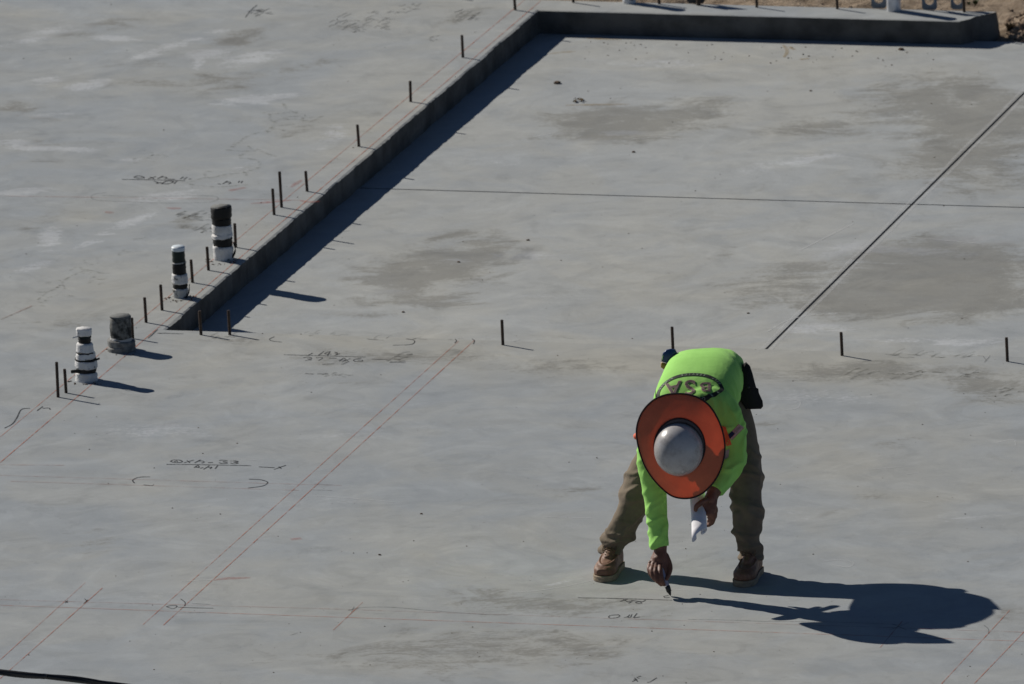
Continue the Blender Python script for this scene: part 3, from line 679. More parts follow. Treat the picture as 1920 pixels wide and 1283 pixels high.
p2 = pipe((228, 657), 383, [(-4,9,27,27,'grey_collar','collar'),(8,21,26,26.8,'grey_collar','collar'),(18,28,21.5,20.5,'dirty_wrap','wrap_band'),(22,66,20.5,20.5,'mortar_pipe','pipe'),(65.5,68,20.2,19.5,'mortar_top','cap')],
   'stout grey mortar-coated pipe stub with a collar at its foot')
p3 = pipe((339, 557), 376, [(-4,17,14,15,'dirty_wrap','wrap_band'),(16,29,13.5,14,'black_tape','tape_band'),(28,46,15.5,14.8,'white_wrap','wrap_band'),(45,66,13.2,13,'black_tape','pipe'),(65.5,67.5,13.4,13.4,'dirty_wrap','wrap_band'),(67,91,12.4,12,'green_pipe','pipe'),(90,99,12.8,12.6,'white_cap','cap')],
   'slim dark pipe stub with a pale flat cap and white bands', lean=(-.016, 0))
g = p3.location
flap(p3, [g + Vector((.025, -.03, .0)), g + Vector((.042, -.028, .03)), g + Vector((.046, -.02, .07))], .004, .002, 'black_tape')
p4 = pipe((419, 486), 371, [(-4,26,18.5,19.5,'white_wrap','wrap_band'),(25,43,18.6,19,'black_tape','tape_band'),(42,50,19.8,20,'white_wrap','wrap_band'),(50,68,19.4,18.6,'white_wrap','wrap_band'),(67,80,18,18,'black_tape','pipe'),(79,102,19.6,19.8,'black_tape','cap'),(101.5,102.6,19.4,18.8,'mortar_top','cap_top')],
   'thick pipe stub with a wide black cap and two white wrapped bands', lean=(-.01, 0))
g = p4.location
flap(p4, [g + Vector((.045, -.025, .01)), g + Vector((.062, -.02, .05)), g + Vector((.055, -.01, .09))], .006, .002, 'black_tape')
pipe((1180, 5), 343, [(-3,40,13,12.5,'white_wrap','wrap_band'),(39,70,11.5,11.5,'black_tape','pipe'),(69,80,12.5,12.5,'white_cap','cap')], 'white wrapped pipe stub on the far strip, cut by the frame')
pipe((1676, 20), 340, [(-4,60,13.5,13,'silver_wrap','wrap_band'),(59,80,12,12,'black_tape','pipe'),(79,88,12.6,12.6,'white_cap','cap')], 'silvery wrapped pipe stub between punched steel plates')
# mortar crumbs round the pipes
# ------------------------------------------------------------------ punched steel plates at the far strip
def plate(x, y, wpx, label, m, hole=True):
    g = gp(x, y); wd = wpx / 340; H = .20; bm = bmesh.new()
    n = 24; th = .004; hz = wd * .52 + .012; hr = wd * .30
    out = []; inn = []
    for i in range(n):
        a = 2 * math.pi * i / n + math.pi / n
        c, s = math.cos(a), math.sin(a); m_ = max(abs(c), abs(s)); out.append(Vector((c / m_ * wd / 2, 0, hz + s / m_ * (hz if s < 0 else wd * .5)))); inn.append(Vector((c * hr, 0, hz + s * hr * 1.15)))
    def slabs(A, B):
        for y_ in (-th / 2, th / 2):
            va = [bm.verts.new(p + Vector((0, y_, 0))) for p in A]; vb_ = [bm.verts.new(p + Vector((0, y_, 0))) for p in B]
            for i in range(len(A)): bm.faces.new((va[i], va[(i + 1) % n], vb_[(i + 1) % n], vb_[i]))
            yield va, vb_
    (a0, b0), (a1, b1) = list(slabs(out, inn))
    for i in range(n):
        j = (i + 1) % n
        bm.faces.new((a0[i], a0[j], a1[j], a1[i])); bm.faces.new((b0[i], b0[j], b1[j], b1[i]))
    z0 = hz + wd * .5
    r = bmesh.ops.create_cube(bm, size=1)
    for v in r['verts']: v.co = Vector((v.co.x * wd, v.co.y * th, z0 + .0005 + (v.co.z + .5) * (H - z0)))
    bmesh.ops.rotate(bm, verts=bm.verts, matrix=Matrix.Rotation(-.12, 3, 'Z'))
    o = link('anchor_plate', bm_mesh(bm), m, smooth=False); o.location = g - Vector((0, 0, .002))
    return tag(o, label, 'anchor plate', 'punched steel anchor plates on the far strip')
plate(1648, 15, 28, 'punched steel anchor plate directly left of the silver pipe', 'galvanised')
plate(1743, 18, 28, 'punched steel anchor plate right of the silver pipe', 'galvanised')
plate(1796, 17, 26, 'punched steel anchor plate behind the last far rebar', 'galvanised')
plate(1305, 6, 34, 'dark steel plate behind the thick far rebar', 'dark_plate')

# ------------------------------------------------------------------ clods, stones and grit
def lump(name, x, y, rpx, label, m, z=-DEP, cat='stone', seed=0, flat=.6, ppm=365):
    g = gp(x, y, z); r = rpx / ppm; bm = bmesh.new()
    bmesh.ops.create_icosphere(bm, subdivisions=3, radius=1)
    for v in bm.verts:
        q = v.co.copy(); f = 1 + .38 * noise.noise(q * 1.7 + Vector((seed, x * .1, y * .1))) + .18 * noise.noise(q * 5 + Vector((seed, 1, y)))
        v.co = Vector((q.x * r * f, q.y * r * f * .8, max(q.z * r * f * flat, -r * .25) + r * .22))
    o = link(name, bm_mesh(bm), m, smooth=False); o.location = g
    return tag(o, label, cat, 'loose stones and clods on the recess floor')
lump('dirt_clod', 1045, 157, 6.5, 'largest brown dirt clod on the recess floor near the far strip', 'clod', seed=1, cat='clod')
lump('stone', 1690, 94, 5.5, 'brown stone lying near the far strip', 'clod', seed=3)
lump('stone', 1188, 286, 3.6, 'small dark stone beside the upper damp patch', 'clod', seed=4)
lump('stone', 990, 451, 3.0, 'small dark stone at the middle of the recess floor', 'clod', seed=5)
lump('stone', 860, 492, 2.6, 'small dark stone on the left damp patch', 'clod', seed=6)
lump('stone', 756, 586, 2.8, 'small dark stone near the near ledge', 'clod', seed=7)
lump('stone', 1520, 14 + 157, 2.6, 'small dark stone in the upper right of the recess', 'clod', seed=8)
lump('stone', 1403, 588, 2.4, 'small dark stone left of the diagonal saw cut', 'clod', seed=9)
lump('stone', 712, 1041, 2.8, 'dark stone on the slab left of the worker', 'clod', z=0, seed=10, ppm=395)
lump('stone', 790, 964, 2.4, 'dark speck-sized stone on the open slab', 'clod', z=0, seed=11, ppm=395)
g = gp(1085, 190, -DEP); bm = bmesh.new()
for i in range(26):
    c = Vector((rs.uniform(-.028, .03), rs.uniform(-.03, .03), rs.uniform(.002, .014))); a = rs.uniform(0, 6.3); l = rs.uniform(.006, .014)
    d = Vector((math.cos(a) * l, math.sin(a) * l, rs.uniform(-.004, .006))); s_ = Vector((-math.sin(a), math.cos(a), .4)) * l * .35
    vs = [bm.verts.new(c - d), bm.verts.new(c + s_), bm.verts.new(c + d), bm.verts.new(c - s_)]; bm.faces.new(vs)
    vs2 = [bm.verts.new(v.co + Vector((0, 0, .002))) for v in vs]; bm.faces.new(vs2)
o = link('leaf_litter', bm_mesh(bm), 'dry_weed', smooth=False); o.location = g
tag(o, 'small heap of dry leaf scraps on the recess floor', 'leaf litter')
bm = bmesh.new()
def grain(bm, p, r):
    q = bmesh.ops.create_icosphere(bm, subdivisions=1, radius=r)
    for v in q['verts']: v.co = Vector((v.co.x, v.co.y * rs.uniform(.7, 1.1), v.co.z * .6)) * rs.uniform(.75, 1.2) + p + Vector((0, 0, r * .3))
uAmin = 0
for i in range(420):
    x, y = rs.uniform(0, 1920), rs.uniform(0, 1283)
    p = gp(x, y); u, v = uv(p)
    inrec = u > .03 and .05 < v < vB
    if inrec:
        p = gp(x, y, -DEP); u, v = uv(p)
        if not (u > .03 and .03 < v < vB - .03): continue
    elif v > vT - .02 or (u > 0 and 0 <= v): continue
    grain(bm, p, rs.choice((.0016, .002, .002, .003, .004)))
for base, n, rr in (((163, 716), 26, .075), ((228, 660), 14, .09), ((339, 560), 34, .065), ((419, 489), 34, .075)):
    g = gp(*base)
    for i in range(n):
        a = rs.uniform(0, 6.3); r_ = rr * rs.uniform(.75, 1.3); p = g + Vector((math.cos(a) * r_, math.sin(a) * r_, 0))
        if uv(p)[0] < -.01 or uv(p)[1] < 0: grain(bm, p, rs.uniform(.002, .006))
for i in range(60):                                                  # crumbs along the foot of the far wall
    u = rs.uniform(.25, uC); p = W(u, vB - .16 - rs.random() ** 2 * .5, -DEP); grain(bm, p, rs.uniform(.002, .006))
o = link('grit', bm_mesh(bm), 'clod', smooth=False); tag(o, 'dark grit and crumbs scattered over the concrete', 'grit', kind='stuff')
bm = bmesh.new()
for i in range(520):
    if i < 300: u = uE + .05 + abs(rs.gauss(0, .30)); v = vFar + .06 + abs(rs.gauss(0, .2))
    else: u, v = rs.uniform(.3, 4.5), rs.uniform(vT + .05, vT + 1.6)
    if u < uE + .03 and v < vT + .03: continue
    zz = dirt_xyz(np.array([u]), np.array([v]))[0][2]
    r_ = rs.choice((.006, .008, .012, .018, .028)) if i < 300 else rs.choice((.005, .008, .012))
    p = W(u, v, zz - A0.z); q = bmesh.ops.create_icosphere(bm, subdivisions=2, radius=r_)
    sd_ = rs.uniform(0, 90)
    for vt in q['verts']:
        f = 1 + .5 * noise.noise(vt.co / r_ * 1.6 + Vector((sd_, 0, 0))); vt.co = Vector((vt.co.x * f, vt.co.y * f, vt.co.z * f * .75)) + p
o = link('dirt_clods', bm_mesh(bm), 'dry_clod', smooth=False); tag(o, 'broken dirt clods heaped beyond the end of the far strip', 'clods', kind='stuff')
def weed(x, y, z, h, n, label, m):
    g = gp(x, y, z); bm = bmesh.new()
    for i in range(n):
        a = rs.uniform(0, 6.3); t = rs.uniform(.15, 1.0); d = Vector((math.cos(a) * t, math.sin(a) * t, 1)).normalized() * h * rs.uniform(.5, 1); s_ = Vector((-math.sin(a), math.cos(a), 0)) * h * .07
        v0, v1, v2 = bm.verts.new(-s_), bm.verts.new(s_), bm.verts.new(d * .6 + s_ * 1.6); v3 = bm.verts.new(d * .6 - s_ * 1.6); v4 = bm.verts.new(d * 1.0 + Vector((0, 0, -h * .15)))
        bm.faces.new((v0, v1, v2, v3)); bm.faces.new((v3, v2, v4))
    o = link('weed', bm_mesh(bm), m, smooth=False); o.location = g
    tag(o, label, 'weed', 'weeds on the dirt')
weed(1829, 10, DIRT + .06, .045, 40, 'larger dark green weed on the dirt behind the last rebar', 'green_weed')
weed(1817, 10, DIRT + .06, .03, 24, 'smaller green weed left of the larger one', 'green_weed')
weed(1895, 62, DIRT + .08, .08, 60, 'brown dry weed on the dirt heap at the right edge', 'dry_weed')

# ------------------------------------------------------------------ black cable hanging in front of the slab
bm = bmesh.new(); Yc = -4.0
pts = [P(x, y, Yc + dy) for x, y, dy in ((-9000, 700, 6), (-2600, 985, 2), (-700, 1182, .5), (0, 1260, 0), (90, 1269, 0), (190, 1281, 0), (420, 1306, 0), (1200, 1372, 0), (3600, 1440, 0), (9000, 1390, 3))]
tube(bm, pts, [.0125] * len(pts), 12, 10)
tw = [Vector(q) for q in catmull([tuple(p) for p in pts], 200)]
rsm = [tw[0]]; acc = 0.0
for q0, q1 in zip(tw, tw[1:]):
    acc += (q1 - q0).length
    if acc > .022: rsm.append(q1); acc = 0.0
tube(bm, [q + Vector((0, math.cos(i * .24), math.sin(i * .24))) * .0085 for i, q in enumerate(rsm)], [.0088] * len(rsm), 8, 1)
o = link('overhead_cable', bm_mesh(bm), 'rubber_black'); tag(o, 'black twisted overhead cable crossing the lower left corner', 'cable')

# ------------------------------------------------------------------ the worker
LAT = Vector((1, .10, .03)).normalized()
def fold(c, sc, stretch, seed):
    q = Vector((c.x * stretch[0], c.y * stretch[1], c.z * stretch[2])) * sc + Vector((seed, seed * .7, 0))
    return 1 - abs(noise.noise(q)) * 2.2
HN = Vector((-.10, -.99, .06)).normalized()                       # top of the head points this way
HE1 = Vector((1, 0, 0)); HE1 = (HE1 - HN * HE1.dot(HN)).normalized(); HE2 = HN.cross(HE1) * -1
if HE2.z < 0: HE2 = -HE2
HC = P(1274, 840, -.405)                                           # middle of the hat's lower rim
bm = bmesh.new()
headc = HC - HN * .035 - HE2 * .0
blob(bm, headc, (.074, .092, .105), (HE1, HE2, HN), 28)
blob(bm, headc - HN * .075 - HE2 * .045, (.055, .05, .055), (HE1, HE2, HN))      # jaw
tube(bm, [headc - HN * .02 - HE2 * .088, headc - HN * .05 - HE2 * .105, headc - HN * .06 - HE2 * .092], [.008, .014, .012], 10, 3)  # nose
for s_ in (-1, 1): blob(bm, headc - HN * .045 + HE1 * s_ * .076 + HE2 * .012, (.012, .018, .03), (HE1, HE2, HN), 12)        # ears
for dz in (.083, .092): blob(bm, headc - HN * dz - HE2 * .09, (.022, .007, .005), (HE1, HE2, HN), 10)                        # lips
neck0 = P(1292, 790, -.20)
tube(bm, [headc - HN * .06 + HE2 * .01, (headc - HN * .11 + neck0) / 2, neck0], [.055, .056, .066], 18, 4)
TOR = [((1322, 745, .36), (.140, .080)), ((1323, 712, .30), (.150, .080)), ((1318, 720, .18), (.150, .09)), ((1308, 746, .03), (.16, .095)), ((1298, 773, -.08), (.155, .08)), ((1291, 793, -.15), (.08, .06))]
tube(bm, [P(*p) for p, r in TOR], [r for p, r in TOR], 28, 5, lateral=LAT)
RLEG = [(1292,748,.36,.112), (1258,815,.30,.102), (1204,900,.205,.083), (1183,960,.185,.072), (1161,1000,.18,.068), (1150,1024,.18,.060), (1148,1036,.18,.060)]
LLEG = [(1356,748,.33,.110), (1381,820,.24,.096), (1398,890,.135,.080), (1401,960,.05,.073), (1402,1005,.01,.069), (1409,1028,.0,.055), (1409,1048,.0,.055)]
for L in (RLEG, LLEG): tube(bm, [P(*q[:3]) for q in L], [q[3] * .66 for q in L], 18, 5)
for L, toe in ((RLEG, Vector((-.04, -.17, 0))), (LLEG, Vector((-.045, -.17, 0)))):
    a = P(*L[-1][:3]); a0 = Vector((a.x, a.y, .06)); tube(bm, [a, a0, a0 + toe * .5 + Vector((0, 0, -.02)), a0 + toe + Vector((0, 0, -.03))], [.04, .042, .036, .026], 12, 4)
RARM = [(1228,800,-.12,.080), (1222,860,-.135,.070), (1227,915,-.155,.059), (1231,960,-.18,.0515), (1234,1000,-.206,.046), (1238,1027,-.222,.0445)]
LARM = [(1345,765,-.08,.088), (1366,790,-.11,.077), (1375,835,-.13,.066), (1371,868,-.16,.060), (1354,897,-.215,.051), (1339,921,-.265,.045)]
for L in (RARM, LARM): tube(bm, [P(*q[:3]) for q in L], [q[3] * .72 for q in L], 16, 5)
# right hand round the marker
def chain(pts, rad, seg=10): tube(bm, [P(*p) for p in pts], rad, seg, 4)
chain([(1238,1022,-0.214), (1238,1036,-0.229), (1237,1050,-0.247)], [(.031), (.031), (.036)], 16)
tube(bm, [P(1238,1034,-0.227), P(1236,1048,-0.244), P(1232,1064,-0.271)], [(.030, .022), (.041, .024), (.042, .020)], 18, 5, lateral=(1, -.25, 0))
FING = [[(1219,1057,-0.251), (1217,1066,-0.284), (1220,1078,-0.298), (1228,1086,-0.294)], [(1225,1059,-0.263), (1222,1070,-0.303), (1226,1084,-0.320), (1234,1092,-0.311)],
        [(1231,1060,-0.270), (1229,1073,-0.314), (1233,1089,-0.332), (1240,1097,-0.323)], [(1238,1058,-0.268), (1238,1072,-0.317), (1241,1088,-0.334), (1245,1097,-0.331)]]
tube(bm, [P(1236,1054,-0.255), P(1238,1070,-0.279), P(1240,1082,-0.297)], [(.036, .018), (.034, .018), (.022, .014)], 16, 4, lateral=(1, -.25, 0))
for q, r in zip(FING, (.0098, .0106, .0110, .0108)): chain(q, [r * 1.15, r * 1.12, r, r * .8])
chain([(1247,1042,-0.233), (1255,1058,-0.257), (1256,1071,-0.286), (1250,1086,-0.316)], [.018, .0140, .0120, .0092])
for q in FING: blob(bm, P(*q[0]) + Vector((0, -.004, .004)), .0115, None, 12)
# left hand round the rolled drawings
chain([(1342,918,-0.265), (1336,928,-0.275), (1332,938,-0.290)], [.032, .030, .032], 16)
tube(bm, [P(1335,928,-0.275), P(1331,944,-0.295), P(1327,962,-0.307)], [(.028, .022), (.036, .022), (.034, .018)], 18, 5, lateral=(.8, -.5, -.2))
LF = [[(1323,938,-.320), (1314,943,-.345), (1306,950,-.352), (1304,957,-.350)],                     # thumb over the front
      [(1337,946,-.305), (1342,956,-.295), (1338,966,-.268), (1328,970,-.258)], [(1336,953,-.305), (1341,964,-.292), (1337,974,-.266), (1328,977,-.256)],
      [(1333,960,-.305), (1338,971,-.292), (1335,981,-.268), (1327,983,-.258)], [(1329,964,-.300), (1333,975,-.288), (1331,984,-.268), (1325,986,-.260)]]
for q, r in zip(LF, (.0125, .0105, .0105, .010, .009)): chain(q, [r * 1.2, r * 1.1, r, r * .8])
body_me = remesh(bm, .0032, 3)
displace(body_me, lambda c, n: .0008 * noise.noise(c * 60))
person = link('person', body_me, 'skin')
tag(person, 'worker bent over in lime shirt and orange-brimmed hard hat, writing on the slab', 'person')
# face details and hair
for s_ in (-1, 1):
    bm = bmesh.new(); blob(bm, headc - HN * .022 - HE2 * .080 + HE1 * s_ * .03, .012, None, 14); link('eye', bm_mesh(bm), 'eye_white', person)
bm = bmesh.new(); blob(bm, headc + HE2 * .006 - HN * .012, (.078, .092, .098), (HE1, HE2, HN), 28)
bmesh.ops.bisect_plane(bm, geom=bm.verts[:] + bm.edges[:] + bm.faces[:], plane_co=headc - HE2 * .02, plane_no=-HE2, clear_outer=True)
link('hair', bm_mesh(bm), 'hair', person)

# shirt
bm = bmesh.new()
SH = [((1322, 702, 0.420), (.172, .088)), ((1322, 697, 0.365), (.182, .108)), ((1320, 703, 0.300), (.183, .120)), ((1316, 720, 0.160), (.188, .126)), ((1307, 746, 0.030), (.192, .126)), ((1298, 772, -0.070), (.185, .108)), ((1291, 791, -0.130), (.115, .085))]
tube(bm, [P(*p) for p, r in SH], [r for p, r in SH], 40, 5, lateral=LAT, sq=.74)
tube(bm, [P(1322, 752, .39), P(1314, 772, .20), P(1303, 792, .01), P(1296, 800, -.08)], [(.150, .10), (.155, .105), (.150, .10), (.11, .07)], 28, 5, lateral=LAT)   # the front hangs loose
for L in (RARM, LARM): tube(bm, [P(*q[:3]) for q in L], [q[3] for q in L], 22, 5, round_ends=False)
tube(bm, [P(1300,785,-.12), P(1262,790,-.12), P(1228,803,-.13)], [.095, .092, .082], 20, 4)
tube(bm, [P(1300,770,-.09), P(1335,762,-.08), P(1364,782,-.105)], [.10, .098, .082], 20, 4)
shirt_me = remesh(bm, .0055, 8)
ra = [P(*q[:3]) for q in RARM]; la = [P(*q[:3]) for q in LARM]
def ridge(c, sc, st, seed):
    q = Vector((c.x * st[0], c.y * st[1], c.z * st[2])) * sc + Vector((seed, seed * .7, seed * .3))
    return max(0.0, 1 - abs(noise.noise(q) + .35 * noise.noise(q * 2.1)) * 3.2) ** 1.5
def shirt_wr(c, n):
    if c.x < -.08 and c.y < -.09 and c.z < .66:                   # right sleeve: slanting cross folds, tighter near the cuff
        q = Vector((c.x * .8 + c.z * .5, c.y, c.z - c.x * .6)); low = min(1, max(.35, (.55 - c.z) / .25))
        return .014 * low * (ridge(q, 13, (.6, .6, 1.5), 3.1) - .3) + .003 * noise.noise(c * 12)
    if c.x > .10 and c.y < -.05 and c.z < .77:
        q = Vector((c.x * .7 - c.z * .7, c.y, c.z * .7 + c.x * .7))
        return .013 * (ridge(q, 11, (1.5, .7, .6), 7.7) - .3) + .003 * noise.noise(c * 12)
    pr = 1 - math.exp(-((c.x - .05) / .22) ** 6 - ((c.y - .10) / .26) ** 6)      # the printed panel lies flat
    side = min(1, max(0, (abs(c.x - .08) - .08) / .08)); low = min(1, max(0, (.04 - c.y) / .12))
    q = Vector((c.x * 17 + c.y * 8, c.y * 3.5, c.z * 6))          # long soft folds from the armpits and shoulders up to the waist
    return pr * (.010 * (side * .6 + low * (.9 if c.x > .10 else .2)) + .0008) * (ridge(q, 1, (1, 1, 1), 2.0) - .3) + .003 * noise.noise(c * 6)
displace(shirt_me, shirt_wr, 3)
shirt = link('shirt', shirt_me, 'lime_jersey', person)
bv_shirt = BVHTree.FromPolygons([v.co[:] for v in shirt_me.vertices], [p.vertices[:] for p in shirt_me.polygons])

# trousers
bm = bmesh.new()
tube(bm, [P(1322, 713, .435), P(1322, 737, .425), P(1325, 768, .37), P(1326, 800, .30)], [(.160, .092), (.176, .105), (.178, .105), (.15, .09)], 28, 5, lateral=LAT)
for L in (RLEG, LLEG): tube(bm, [P(*q[:3]) for q in L], [q[3] for q in L], 24, 5, round_ends=False)
tube(bm, [P(1383, 965, .0), P(1384, 1000, -.01), P(1383, 1014, -.01)], [.03, .028, .020], 14, 4)
tr_me = remesh(bm, .0055, 6)
def ridge(c, sc, st, seed):
    q = Vector((c.x * st[0], c.y * st[1], c.z * st[2])) * sc + Vector((seed, seed * .7, seed * .3))
    return max(0.0, 1 - abs(noise.noise(q) + .35 * noise.noise(q * 2.1)) * 3.2) ** 1.5
def tr_wr(c, n):
    s = 1 if c.x < 0 else -1
    low = min(1, max(0, (.60 - c.z) / .25)); hem = min(1, max(0, (.30 - c.z) / .12)); knee = math.exp(-((c.z - .47) / .11) ** 2)
    q = Vector((c.x * .7 + s * c.z * .55, c.y, c.z * .85 - s * c.x * .5))         # folds run slantwise across the leg
    d = .017 * low * (ridge(q, 6, (.7, .7, 1.7), 5.0 * s) - .3) + .014 * knee * (ridge(q, 9, (.7, .8, 1.6), 9.3 * s) - .25)
    d += .018 * hem * (ridge(c, 10, (.5, .5, 1.8), 2.2 * s) - .35) + .004 * noise.noise(c * 8)
    return d
displace(tr_me, tr_wr, 4)
trousers = link('trousers', tr_me, 'khaki_canvas', person)
# waistband belt
bm = bmesh.new(); pts = []
for i in range(33):
    a = 2 * math.pi * i / 32; pts.append(P(1322, 720, .45) + LAT * .178 * math.cos(a) + Vector((0, .05, .12)).normalized() * .105 * math.sin(a) + Vector((0, .02, 0)) * math.sin(a))
tube(bm, pts, [(.018, .005)] * 33, 8, 1, lateral=(0, .9, -.4), cap=False, round_ends=False); link('belt', bm_mesh(bm), 'black_nylon', person)

# boots
def boot(ax, ay, yaw, label):
    c, s = math.cos(yaw), math.sin(yaw)
    org = Vector((ax, ay, 0))
    def B(x, y, z): return org + Vector((x * c - y * s, x * s + y * c, z))       # y forward (towards the toe)
    bm = bmesh.new()
    # foot: rings from heel to toe, then the shaft
    prof = [(-.082, .032, .020, .095), (-.060, .039, .020, .115), (-.02, .0395, .020, .125), (.03, .041, .020, .118), (.075, .047, .020, .098), (.115, .053, .020, .085), (.150, .053, .020, .078), (.180, .044, .022, .070), (.200, .026, .032, .060)]
    rings = []; seg = 22
    for y, hw, z0, z1 in prof:
        ring = []
        for i in range(seg):
            a = 2 * math.pi * i / seg; cx = math.copysign(abs(math.cos(a)) ** .75, math.cos(a)); sz = math.copysign(abs(math.sin(a)) ** (.8 if math.sin(a) > 0 else .4), math.sin(a))
            ring.append(bm.verts.new(B(hw * cx, y, (z0 + z1) / 2 + (z1 - z0) / 2 * sz)))
        rings.append(ring)
    for A, Bq in zip(rings, rings[1:]):
        for i in range(seg): bm.faces.new((A[i], A[(i + 1) % seg], Bq[(i + 1) % seg], Bq[i]))
    bm.faces.new(rings[0][::-1]); bm.faces.new(rings[-1])
    tube(bm, [B(0, -.018, .06), B(0, -.020, .09), B(0, -.022, .112)], [(.042, .054), (.040, .050), (.038, .046)], 20, 4, lateral=B(1, 0, 0) - org)
    tube(bm, [B(0, .02, .118), B(0, .055, .108), B(0, .095, .092)], [(.026, .016), (.024, .014), (.018, .010)], 14, 4, lateral=B(1, 0, 0) - org)
    me = remesh(bm, .0032, 4)
    # moccasin-toe seam: raised rim round a flat vamp
    inv = lambda p: Vector(((p - org).x * c + (p - org).y * s, -(p - org).x * s + (p - org).y * c, p.z))
    def seam(p, n):
        q = inv(p)
        if q.z < .055 or q.y < .05: return .0012 * noise.noise(p * 40)
        ex, ey = q.x / .036, (q.y - .085) / .082
        r = math.hypot(ex, max(ey, 0) if q.y > .085 else 0)
        return .0045 * math.exp(-((r - 1) / .10) ** 2) - .002 * math.exp(-((r - .84) / .09) ** 2) + .0009 * noise.noise(p * 40)
    displace(me, seam)
    o = link('boot', me, 'boot_leather', person)
    bm = bmesh.new()
    out = [(-.094, .014), (-.090, .034), (-.06, .042), (-.01, .042), (.05, .046), (.11, .055), (.155, .0545), (.185, .044), (.205, .022), (.212, .0)]
    loop = [(hw, y) for y, hw in out] + [(-hw, y) for y, hw in out[::-1] if hw > 0]
    lp = catmull([loop[-1]] + loop + [loop[0], loop[1]], 4)[4:-4]; loop = [tuple(q) for q in lp][:-1]
    lv = []
    for z, k_ in ((.0, .965), (.004, 1.0), (.015, 1.0), (.0165, .985), (.018, 1.0), (.026, 1.005), (.029, .97)):
        lv.append([bm.verts.new(B(x * k_, .06 + (y - .06) * (1 + (k_ - 1) * .6), z)) for x, y in loop])
    nl = len(loop)
    for A, Bq in zip(lv, lv[1:]):
        for i in range(nl): bm.faces.new((A[i], A[(i + 1) % nl], Bq[(i + 1) % nl], Bq[i]))
    bm.faces.new(lv[0][::-1]); bm.faces.new(lv[-1])
    link('sole', bm_mesh(bm), 'boot_sole', o, False)
    bm = bmesh.new()
    for i, y in enumerate((.03, .046, .062, .078)):
        z = .140 - (y - .03) * .62; w_ = .026 - i * .002
        tube(bm, [B(-w_, y - .006, z - .012), B(0, y + .002, z), B(w_, y - .006, z - .012)], [.0028] * 3, 8, 5)
        tube(bm, [B(-w_, y - .006, z - .012), B(w_ * .6, y + .012, z - .006)], [.0024] * 2, 8, 2)
    for s2 in (-1, 1): tube(bm, [B(0, .034, .14), B(s2 * .028, .04, .135), B(s2 * .03, .062, .115), B(s2 * .012, .05, .125)], [.0024] * 4, 8, 5)
    link('lace', bm_mesh(bm), 'boot_lace', o)
    return o
ra_, la_ = P(*RLEG[-1][:3]), P(*LLEG[-1][:3])
boot(ra_.x, .175, math.pi - .26, None); boot(la_.x, .0, math.pi - .26, None)

# hard hat and its fabric sun brim
def on_plane(x, y, off=0.0):
    d = ray(x, y); o_ = HC + HN * off; t = (o_ - CAM).dot(HN) / d.dot(HN); return CAM + d * t
dome_c = on_plane(1272.5, 842.5)
bm = bmesh.new(); rings = []; seg = 48
for i in range(17):
    a = i / 16 * math.pi / 2; ring = []
    rr, hh = math.cos(a) ** .92, math.sin(a) ** .95
    for s in range(seg):
        t = 2 * math.pi * s / seg; ridge = 1 + .0 * math.cos(2 * t)
        ring.append(bm.verts.new(dome_c + HE1 * .1155 * rr * math.cos(t) + HE2 * .1245 * rr * math.sin(t) + HN * (.128 * hh - .004)))
    rings.append(ring)
for A, B in zip(rings, rings[1:]):
    for s in range(seg): bm.faces.new((A[s], A[(s + 1) % seg], B[(s + 1) % seg], B[s]))
bmesh.ops.remove_doubles(bm, verts=bm.verts, dist=.0015)
hat = link('hard_hat', bm_mesh(bm), 'hard_hat_shell', person)
so_ = hat.modifiers.new('thickness', 'SOLIDIFY'); so_.thickness = .003; so_.offset = -1
RIM = [(1270,742),(1292,744),(1313,751),(1331,765),(1345,788),(1354,814),(1357.5,842),(1355,866),(1347,890),(1334,911),(1316,928),(1297,936),(1277,937),(1257,932),(1238,918),(1221,900),(1208,879),(1199,854),(1193.5,828),(1192.5,806),(1198,785),(1209,767),(1226,752),(1247,744)]
cxy = (1275, 838)
RIM = sorted(RIM, key=lambda q: math.atan2(q[1] - cxy[1], q[0] - cxy[0]))
rimc = [np.array(q, float) for q in RIM]; nR = len(rimc); rim = []
for i in range(nR):
    p0, p1, p2, p3 = rimc[i - 1], rimc[i], rimc[(i + 1) % nR], rimc[(i + 2) % nR]
    for j in range(4):
        t = j / 4; rim.append(.5 * (2 * p1 + (p2 - p0) * t + (2 * p0 - 5 * p1 + 4 * p2 - p3) * t * t + (3 * p1 - p0 - 3 * p2 + p3) * t ** 3))
nr = len(rim)
inner = []
for q in rim:
    a = math.atan2(q[1] - cxy[1], q[0] - cxy[0]); inner.append(np.array((1274.5 + 47.5 * math.cos(a), 836.5 + 52 * math.sin(a))))
def brim_pt(i, f, lift=0.0):
    q = inner[i] * (1 - f) + rim[i] * f
    p = on_plane(q[0], q[1]); a = 2 * math.pi * i / nr
    off = .004 - .045 * f ** 1.4 + .010 * f * math.sin(3 * a + .6) + .004 * f * math.sin(5 * a + 2) + .0035 * math.sin(math.pi * f) * noise.noise(Vector((math.cos(a) * 2.2, math.sin(a) * 2.2, f * 2)))
    off += lift
    # stay on the same line through the hat's axis
    return p + HN * off
bm = bmesh.new(); rings = []
for j in range(13):
    rings.append([bm.verts.new(brim_pt(i, j / 12)) for i in range(nr)])
for A, B in zip(rings, rings[1:]):
    for i in range(nr): bm.faces.new((A[i], A[(i + 1) % nr], B[(i + 1) % nr], B[i]))
brim = link('sun_brim', bm_mesh(bm), 'orange_mesh', hat)
sm_ = brim.modifiers.new('thickness', 'SOLIDIFY'); sm_.thickness = .0012
bm = bmesh.new()
